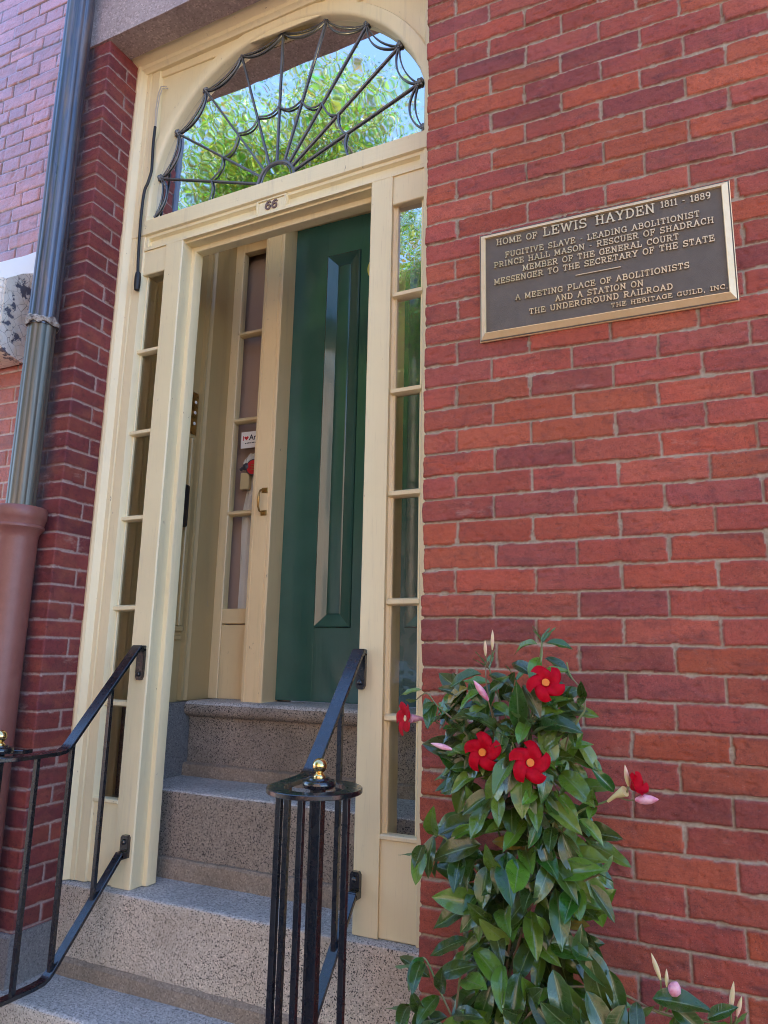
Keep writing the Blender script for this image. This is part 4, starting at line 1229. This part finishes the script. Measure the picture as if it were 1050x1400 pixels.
strand([(.41, -.21, -.62), (.429, -.24, -.55), (.452, -.25, -.512), (.467, -.25, -.487), (.462, -.25, -.453), (.440, -.25, -.422), (.433, -.25, -.395)], .0026, .0013, .036, (.035, .055), 14, .1, .4, .25, False)
strand([(.30, -.26, -1.12), (.373, -.27, -1.035), (.43, -.27, -1.00), (.518, -.27, -.995), (.593, -.27, -1.015), (.70, -.27, -1.01)], .0028, .0016, .075, (.06, .085), 15, .25, .3, .0)
strand([(.36, -.24, -1.25), (.44, -.26, -1.10), (.49, -.28, -1.04), (.53, -.29, -1.03)], .0028, .0016, .040, (.085, .115), 16, .3, .4, .0)
strand([(.30, -.2, -1.35), (.40, -.25, -1.18), (.46, -.28, -1.10), (.50, -.29, -1.09)], .0028, .0016, .045, (.085, .115), 26, .3, .4, .0)
strand([(.33, -.24, -.62), (.368, -.25, -.45), (.379, -.24, -.385), (.378, -.235, -.352)], .0026, .0014, .032, (.055, .075), 17, .05, .4, .1)
strand([(.29, -.24, -.58), (.262, -.25, -.46), (.258, -.25, -.405)], .0026, .0014, .034, (.055, .08), 18, .1, .4, .0)
strand([(.38, -.2, -1.40), (.47, -.26, -1.20), (.53, -.29, -1.12), (.58, -.30, -1.10)], .0028, .0016, .038, (.08, .105), 36, .2, .4, .0)
strand([(.33, -.27, -1.30), (.40, -.30, -1.12), (.45, -.31, -1.05)], .0028, .0016, .038, (.08, .105), 37, .3, .4, .0)
strand([(.50, -.25, -1.20), (.58, -.28, -1.09), (.64, -.29, -1.06)], .0024, .0016, .045, (.06, .09), 38, .2, .4, .1)
# extra leaves facing the street to close the column
rs = random.Random(5)
for i in range(185):
    z = -1.30 + .80 * rs.random() ** .9
    a = rs.uniform(PI * .96, PI * 2.04)
    hw = .085 + .03 * rs.random()
    if z > -.55: hw *= .8
    elif z > -.95: hw *= 1.15
    p_ = (CXV + hw * math.cos(a), CYV + .085 * math.sin(a) - .015, z)
    d_ = Vector((math.cos(a) * .75 + rs.uniform(-.5, .5), math.sin(a) * .4 - .1, rs.choice((-.9, -.7, -.5, -.1, .45)) + rs.uniform(-.3, .3)))
    leaf(p_, d_, (math.cos(a) * .55 + rs.uniform(-.4, .4), -.7, .35 + rs.uniform(-.3, .5)), rs.uniform(.055, .115), rs.uniform(.38, .50), rs.uniform(.1, .7), rs.uniform(.15, .6))

for P0, D0, N0, l0 in [((.43, -.28, -.925), (.85, -.15, -.5), (.3, -.6, .7), .11), ((.50, -.28, -.955), (.3, -.2, -.9), (.2, -.9, .3), .085), ((.575, -.29, -.985), (.95, -.1, .14), (-.1, -.6, .8), .10),
                       ((.605, -.29, -.99), (.8, -.2, -.4), (.1, -.8, .5), .08), ((.46, -.30, -.99), (.5, -.2, -.7), (.3, -.8, .5), .10), ((.40, -.30, -.965), (.3, -.3, -.8), (.2, -.9, .4), .10),
                       ((.665, -.29, -1.0), (.6, -.2, .5), (-.3, -.7, .6), .06), ((.53, -.30, -1.0), (-.4, -.3, -.8), (-.2, -.9, .3), .085), ((.44, -.27, -.96), (.2, -.2, .9), (.3, -.9, .2), .075)]:
    leaf(P0, D0, N0, l0, .44, .35, .4, (.035, .085, .010))
for i in range(46):
    z = -.66 + .22 * rs.random(); a = rs.uniform(PI * .95, PI * 2.05)
    p_ = (.300 + .105 * math.cos(a), -.20 + .06 * math.sin(a), z)
    leaf(p_, (math.cos(a) * .8 + rs.uniform(-.4, .4), -.2, rs.uniform(-.8, .8)), (math.cos(a) * .4, -.6, .6), rs.uniform(.05, .092), .5, rs.uniform(.1, .7), rs.uniform(.2, .6))

# ---- flowers
def basis(d):
    d = Vector(d).normalized(); u = Vector((0, 0, 1)).cross(d)
    u = u.normalized() if u.length > .1 else Vector((1, 0, 0))
    return d, u, d.cross(u).normalized()
def flower(c, d, R=.038, half_open=0.0, rot=0.0, tube=True, stemto=None, tmat=None):
    c = Vector(c); d, u, w = basis(d)
    m = MB()
    for p_ in range(5):
        a0 = rot + p_ * 2 * PI / 5
        nr, na = 9, 9; g = []
        for i in range(nr):
            t = i / (nr - 1)
            rad = .0075 + (R - .0075) * t
            row = []
            for j in range(na):
                v_ = j / (na - 1) * 2 - 1
                wid = .62 + .10 * math.sin(PI * t ** .8) + .05 * t
                sh = .26 * t * t                           # pinwheel twist
                rr = rad * (1 - .22 * t * t * abs(v_ - .50) ** 1.6)
                a = a0 + v_ * wid + sh
                lift = (-.35 * (1 - t) ** 2 + .16 * t - .52 * t * t) * R * .8 + .0026 * math.sin(5 * v_ + p_) * t + (.0006 + .0030 * v_) * t - .004 * t * abs(v_) ** 2
                if half_open:
                    rr2 = rr * (1 - half_open * .75); lift = lift * .4 + rad * half_open * .95
                else: rr2 = rr
                row.append(m.bm.verts.new(c + (u * math.cos(a) + w * math.sin(a)) * rr2 + d * lift))
            g.append(row)
        for i in range(nr - 1):
            for j in range(na - 1):
                m.face((g[i][j], g[i][j + 1], g[i + 1][j + 1], g[i + 1][j]))
    fo = m.build("flower", M_petal, vine, smooth=70)
    if not half_open:
        m = MB(); m.lathe([(.0078, .0015), (.0066, -.004), (.005, -.012), (.001, -.014)], c - d * .008, d, 16)
        for q in range(5):
            a = q * 2 * PI / 5 + rot
            m.ball(c + (u * math.cos(a) + w * math.sin(a)) * .0045 - d * .0095, .0032, 8)
        m.build("throat", M_throat, fo, smooth=60)
    if tube:
        m = MB(); e = c - d * .060 + Vector((0, 0, -.004))
        m.tube([c - d * .017, c - d * .026, c - d * .042, e], [.0105, .0085, .0045, .0028], 12); m.build("tube", tmat or M_ftube, fo, smooth=60)
        if stemto is not None: STEMS.tube(smoothp([e, (e + Vector(stemto)) / 2 + Vector((0, 0, .006)), stemto], 5), .0018, 6)
    return fo
CAMD = Vector((.35, -.86, .18))
flower((.398, -.295, -.434), CAMD + Vector((-.12, 0, .15)), .0405, 0, .3, True, (.375, -.2, -.47))
flower((.262, -.300, -.582), CAMD + Vector((-.35, 0, -.1)), .0420, 0, 1.1, True, (.27, -.2, -.60))
flower((.367, -.305, -.593), CAMD + Vector((.05, 0, .05)), .0440, 0, .9, True, (.35, -.2, -.62))
flower((.078, -.28, -.525), (-.62, -.70, .02), .0420, .12, .2, True, (.165, -.25, -.545), M_pink)
flower((.556, -.285, -.628), (.72, -.30, .42), .046, .55, .4, True, (.545, -.27, -.640))
def bud(a, b, r, mat, name="flower_bud", stemto=None):
    a = Vector(a); b = Vector(b); L_ = (b - a).length
    m = MB(); m.lathe([(r * .35, 0), (r * .75, L_ * .18), (r, L_ * .42), (r * .8, L_ * .68), (r * .35, L_ * .9), (r * .05, L_)], a, b - a, 12)
    m.build(name, mat, vine, smooth=60)
    if stemto is not None: STEMS.tube(smoothp([a, (a + Vector(stemto)) / 2 + Vector((.002, 0, -.003)), stemto], 4), .0016, 6)
bud((.272, -.28, -.478), (.246, -.30, -.437), .0075, M_pink, stemto=(.275, -.25, -.53))
bud((.195, -.29, -.582), (.150, -.30, -.571), .0062, M_pink, stemto=(.24, -.25, -.60))
bud((.562, -.29, -.648), (.604, -.30, -.642), .0095, M_pink, stemto=(.53, -.27, -.65))
bud((.279, -.27, -.372), (.283, -.28, -.330), .0040, M_bud, stemto=(.262, -.25, -.41))
bud((.264, -.27, -.385), (.266, -.28, -.352), .0038, M_bud, stemto=(.260, -.25, -.41))
bud((.549, -.28, -.626), (.545, -.29, -.586), .0050, M_bud, stemto=(.535, -.27, -.648))
bud((.590, -.28, -.955), (.577, -.29, -.910), .0046, M_bud, stemto=(.585, -.27, -1.01))
bud((.600, -.28, -.965), (.601, -.28, -.935), .0036, M_bud, stemto=(.587, -.27, -1.01))
bud((.610, -.285, -.975), (.618, -.295, -.948), .0115, M_pink, stemto=(.595, -.27, -1.01))
bud((.702, -.28, -.985), (.711, -.29, -.932), .0045, M_bud, stemto=(.70, -.27, -1.01))
bud((.712, -.28, -.99), (.722, -.28, -.957), .0040, M_bud, stemto=(.70, -.27, -1.01))
STEMS.build("stem", M_stem, vine)
V = np.array([tuple(v) for v in LV], np.float32) - np.array(ORIG[vine.name])
me = raw_mesh("leaves", V, np.array(LF))
uvl = me.uv_layers.new(name="UVMap")
vi = np.zeros(len(me.loops), np.int32); me.loops.foreach_get('vertex_index', vi)
uvl.data.foreach_set('uv', np.array(LU, np.float32)[vi].reshape(-1))
at = me.attributes.new('leafcol', 'FLOAT_COLOR', 'POINT')
at.data.foreach_set('color', np.concatenate([np.array(LCo, np.float32), np.ones((len(LCo), 1), np.float32)], 1).reshape(-1))
finish("leaves", me, M_leaf, vine, ORIG[vine.name], 80)
# pot the vine grows from
k = Mt("terracotta", (.36, .14, .075), .8); k.bump(k.noise(40, 5, .6), .3, .002)
m = MB().lathe([(.10, 0), (.115, .004), (.155, .26), (.17, .262), (.172, .30), (.158, .302), (.150, .27), (.02, .265)], (.325, -.21, -1.85), n=40)
pot = m.build("plant_pot", k.m); tag(pot, "terracotta pot at the foot of the flowering vine", "plant pot")

# ================================================================== STREET, AND WHAT THE WINDOWS REFLECT
def sheet(name, x0, x1, y0, y1, z, mat, n=1):
    m = MB(); m.face([m.bm.verts.new(c) for c in ((x0, y0, z), (x1, y0, z), (x1, y1, z), (x0, y1, z))])
    return tag(m.build(name, mat, origin=(0, 0, z)), kind='structure')
k = Mt("asphalt", (.055, .053, .05), .9); k.col(k.mix(k.noise(6, 6, .65), (.045, .044, .043), (.075, .07, .066))); M_asph = k.m
k = Mt("brick_paving", (.30, .13, .09), .85); k.col(k.mix(k.noise(12, 5, .6), (.17, .075, .055), (.25, .12, .09))); k.bump(k.voro(9), .3, .01); M_pave = k.m
k = Mt("granite_kerb", (.36, .34, .32), .8); M_kerb = k.m
k = Mt("earth", (.16, .14, .10), .95); M_earth = k.m
sheet("ground", -160, 160, -160, 160, -2.03, M_earth)
sheet("road", -60, 60, -8.3, -1.9, -2.0, M_asph)
m = MB(); m.box(-60, 60, -1.78, .012, -2.02, -1.85, .01); tag(m.build("pavement", M_pave), kind='structure')
m = MB(); m.box(-60, 60, -1.92, -1.782, -2.02, -1.845, .015); tag(m.build("kerb", M_kerb), kind='structure')
m = MB(); m.box(-60, 60, -10.5, -8.32, -2.02, -1.85, .01); tag(m.build("far_pavement", M_pave), kind='structure')

k = Mt("sunlit_buff_brick", (.52, .36, .26), .85); k.col(k.mix(k.ramp(k.noise(1.2, 5, .6), [(.35, 0), (.7, 1)]), (.56, .40, .29), (.44, .28, .20))); M_buff = k.m
k = Mt("dark_window", (.02, .025, .03), .08); M_dwin = k.m
k = Mt("window_trim", (.62, .58, .50), .6); M_trim = k.m
oh = thing("facing_house", (-4, -10.6, -1.85), "buff brick house facing the doorway across the street, seen in the sidelight glass", "house")
m = MB(); m.box(-16, 8, -18, -10.5, -1.9, 5.6, 0); m.build("wall", M_buff, oh)
m = MB(); m.box(-16.2, 8.2, -18.2, -10.3, 5.6, 5.95, .04); m.build("roof", M_trim, oh)
for i in range(7):
    for zz in (-.6, 2.4):
        x = -13.0 + i * 3.2
        m = MB(); m.box(x - .62, x + .62, -10.52, -10.46, zz - .1, zz + 2.1, .01); wf = m.build("window", M_trim, oh)
        m = MB(); m.box(x - .52, x - .01, -10.47, -10.45, zz + .02, zz + 1.0, 0); m.box(x + .01, x + .52, -10.47, -10.45, zz + .02, zz + 1.0, 0); m.box(x - .52, x + .52, -10.47, -10.45, zz + 1.05, zz + 2.0, 0); m.build("pane", M_dwin, wf)

k = Mt("tree_leaf", (.10, .22, .03), .5)
lt_ = k.attr("brickcol"); k.col(lt_)
trn = k.n('ShaderNodeBsdfTranslucent'); k.t.links.new(lt_, trn.inputs[0])
ms = k.n('ShaderNodeMixShader'); ms.inputs[0].default_value = .5
k.t.links.new(k.b.outputs[0], ms.inputs[1]); k.t.links.new(trn.outputs[0], ms.inputs[2]); k.t.links.new(ms.outputs[0], k.t.nodes['Material Output'].inputs[0])
M_tleaf = k.m
k = Mt("tree_bark", (.14, .11, .085), .9); k.bump(k.noise(12, 6, .7, st=(3, 3, .5)), .8, .03); M_bark = k.m
def tree(x, y, hgt, crad, seed, label, nleaf=15000, lsz=.13, bot=.36):
    t = thing("tree", (x, y, -1.85), label, "tree", "street trees across the road")
    r_ = np.random.default_rng(seed); rs = random.Random(seed)
    m = MB(); base = Vector((x, y, -1.9)); top = Vector((x + rs.uniform(-.4, .4), y, -1.85 + hgt * .62))
    m.tube(smoothp([base, base.lerp(top, .3) + Vector((.12, 0, 0)), base.lerp(top, .65) + Vector((-.1, .1, 0)), top], 5), [.20 - .13 * i / 15 for i in range(16)], 10)
    cl = []
    for i in range(40):
        s0 = base.lerp(top, rs.uniform(.42, 1))
        a = rs.uniform(0, 2 * PI); el = rs.uniform(.15, 1.2); L_ = crad * rs.uniform(.45, 1.0)
        e = s0 + Vector((math.cos(a) * math.cos(el), math.sin(a) * math.cos(el), math.sin(el))) * L_
        m.tube([s0, s0.lerp(e, .5) + Vector((0, 0, .15)), e], [.055, .035, .012], 6)
        cl.append((e, crad * rs.uniform(.22, .42)))
        cl.append((s0.lerp(e, .6), crad * rs.uniform(.18, .32)))
    m.build("trunk", M_bark, t)
    w = np.array([c_[1] ** 2.2 for c_ in cl]); w /= w.sum()
    pick = r_.choice(len(cl), nleaf, p=w)
    cc = np.array([tuple(c_[0]) for c_ in cl])[pick]; rr_ = np.array([c_[1] for c_ in cl])[pick]
    g = r_.normal(0, 1, (nleaf, 3)); g /= np.linalg.norm(g, axis=1, keepdims=True)
    pos = cc + g * (rr_ * r_.random(nleaf) ** .45)[:, None] * np.array((1, 1, .8))
    a1 = r_.normal(0, 1, (nleaf, 3)); a1[:, 2] -= .4; a1 /= np.linalg.norm(a1, axis=1, keepdims=True)
    a2 = np.cross(a1, r_.normal(0, 1, (nleaf, 3))); a2 /= np.linalg.norm(a2, axis=1, keepdims=True)
    sz = (lsz * r_.uniform(.6, 1.3, nleaf))[:, None]
    q = np.stack([pos - a1 * sz * .5, pos + a2 * sz * .24, pos + a1 * sz * .5, pos - a2 * sz * .24], 1).reshape(-1, 3)
    me = raw_mesh("crown", q - np.array(ORIG[t.name]), np.arange(nleaf * 4).reshape(-1, 4))
    cols = np.stack([r_.uniform(.05, .22, nleaf), r_.uniform(.11, .33, nleaf), r_.uniform(.01, .03, nleaf), np.ones(nleaf)], 1)
    at = me.attributes.new('brickcol', 'FLOAT_COLOR', 'POINT'); at.data.foreach_set('color', np.repeat(cols, 4, 0).astype(np.float32).reshape(-1))
    finish("crown", me, M_tleaf, t, ORIG[t.name], 0)
tree(-6.9, -9.2, 16.2, 3.6, 21, "tallest green street tree opposite, reflected in the fanlight", 210000, .078)
tree(-4.35, -8.9, 13.0, 3.4, 22, "slim green street tree opposite, reflected in the right sidelight", 110000, .070)
tree(-11.2, -9.4, 13.8, 3.0, 23, "leftmost green street tree opposite, beyond the tallest one", 110000, .075)

# parked car mirrored in the lower sidelight
def car(x, y, lab):
    t = thing("parked_car", (x, y, -2.0), lab, "car")
    k = Mt("blue_car_paint", (.03, .055, .10), .5, coat=.15); cm = k.m
    prof = [(-2.15, .32), (-2.2, .55), (-2.12, .80), (-1.55, .92), (-1.2, .98), (-.75, 1.40), (-.2, 1.48), (.75, 1.46), (1.35, 1.10), (1.95, 1.02), (2.15, .85), (2.18, .45), (2.1, .30)]
    m = MB(); rings = []
    for yy, kz, kx in ((-.88, .80, .97), (-.84, .93, .99), (-.6, 1, 1), (.6, 1, 1), (.84, .93, .99), (.88, .80, .97)):
        tumble = 0
        rings.append([m.bm.verts.new((x + px * kx, y + (yy * (.80 if pz > 1.05 else 1)), -2.0 + .30 + (pz - .30) * kz)) for px, pz in prof])
    n = len(prof)
    for i in range(5):
        for j in range(n):
            m.face((rings[i][j], rings[i][(j + 1) % n], rings[i + 1][(j + 1) % n], rings[i + 1][j]))
    m.face(rings[0][::-1]); m.face(rings[-1])
    m.build("body", cm, t, smooth=50)
    for s_ in (-1, 1):
        m = MB(); m.prism([(x - 1.0, -.985), (x - .70, -.66), (x + .68, -.64), (x + 1.15, -.93)], y + s_ * .735, y + s_ * .765, 'y'); m.build("side_window", M_dwin, t)
        for wx in (-1.32, 1.30):
            m = MB().lathe([(.20, -.10), (.31, -.10), (.335, -.06), (.335, .06), (.31, .10), (.20, .10)], (x + wx, y + s_ * .80, -1.66), (0, 1, 0), 28); wh = m.build("wheel", M_rubber, t)
            m = MB().lathe([(.01, .08), (.19, .085), (.205, .07), (.205, -.08), (.01, -.085)], (x + wx, y + s_ * .80, -1.66), (0, 1, 0), 20); m.build("rim", M_zinc, wh)
car(-3.4, -7.2, "dark blue parked car across the street, mirrored low in the right sidelight")
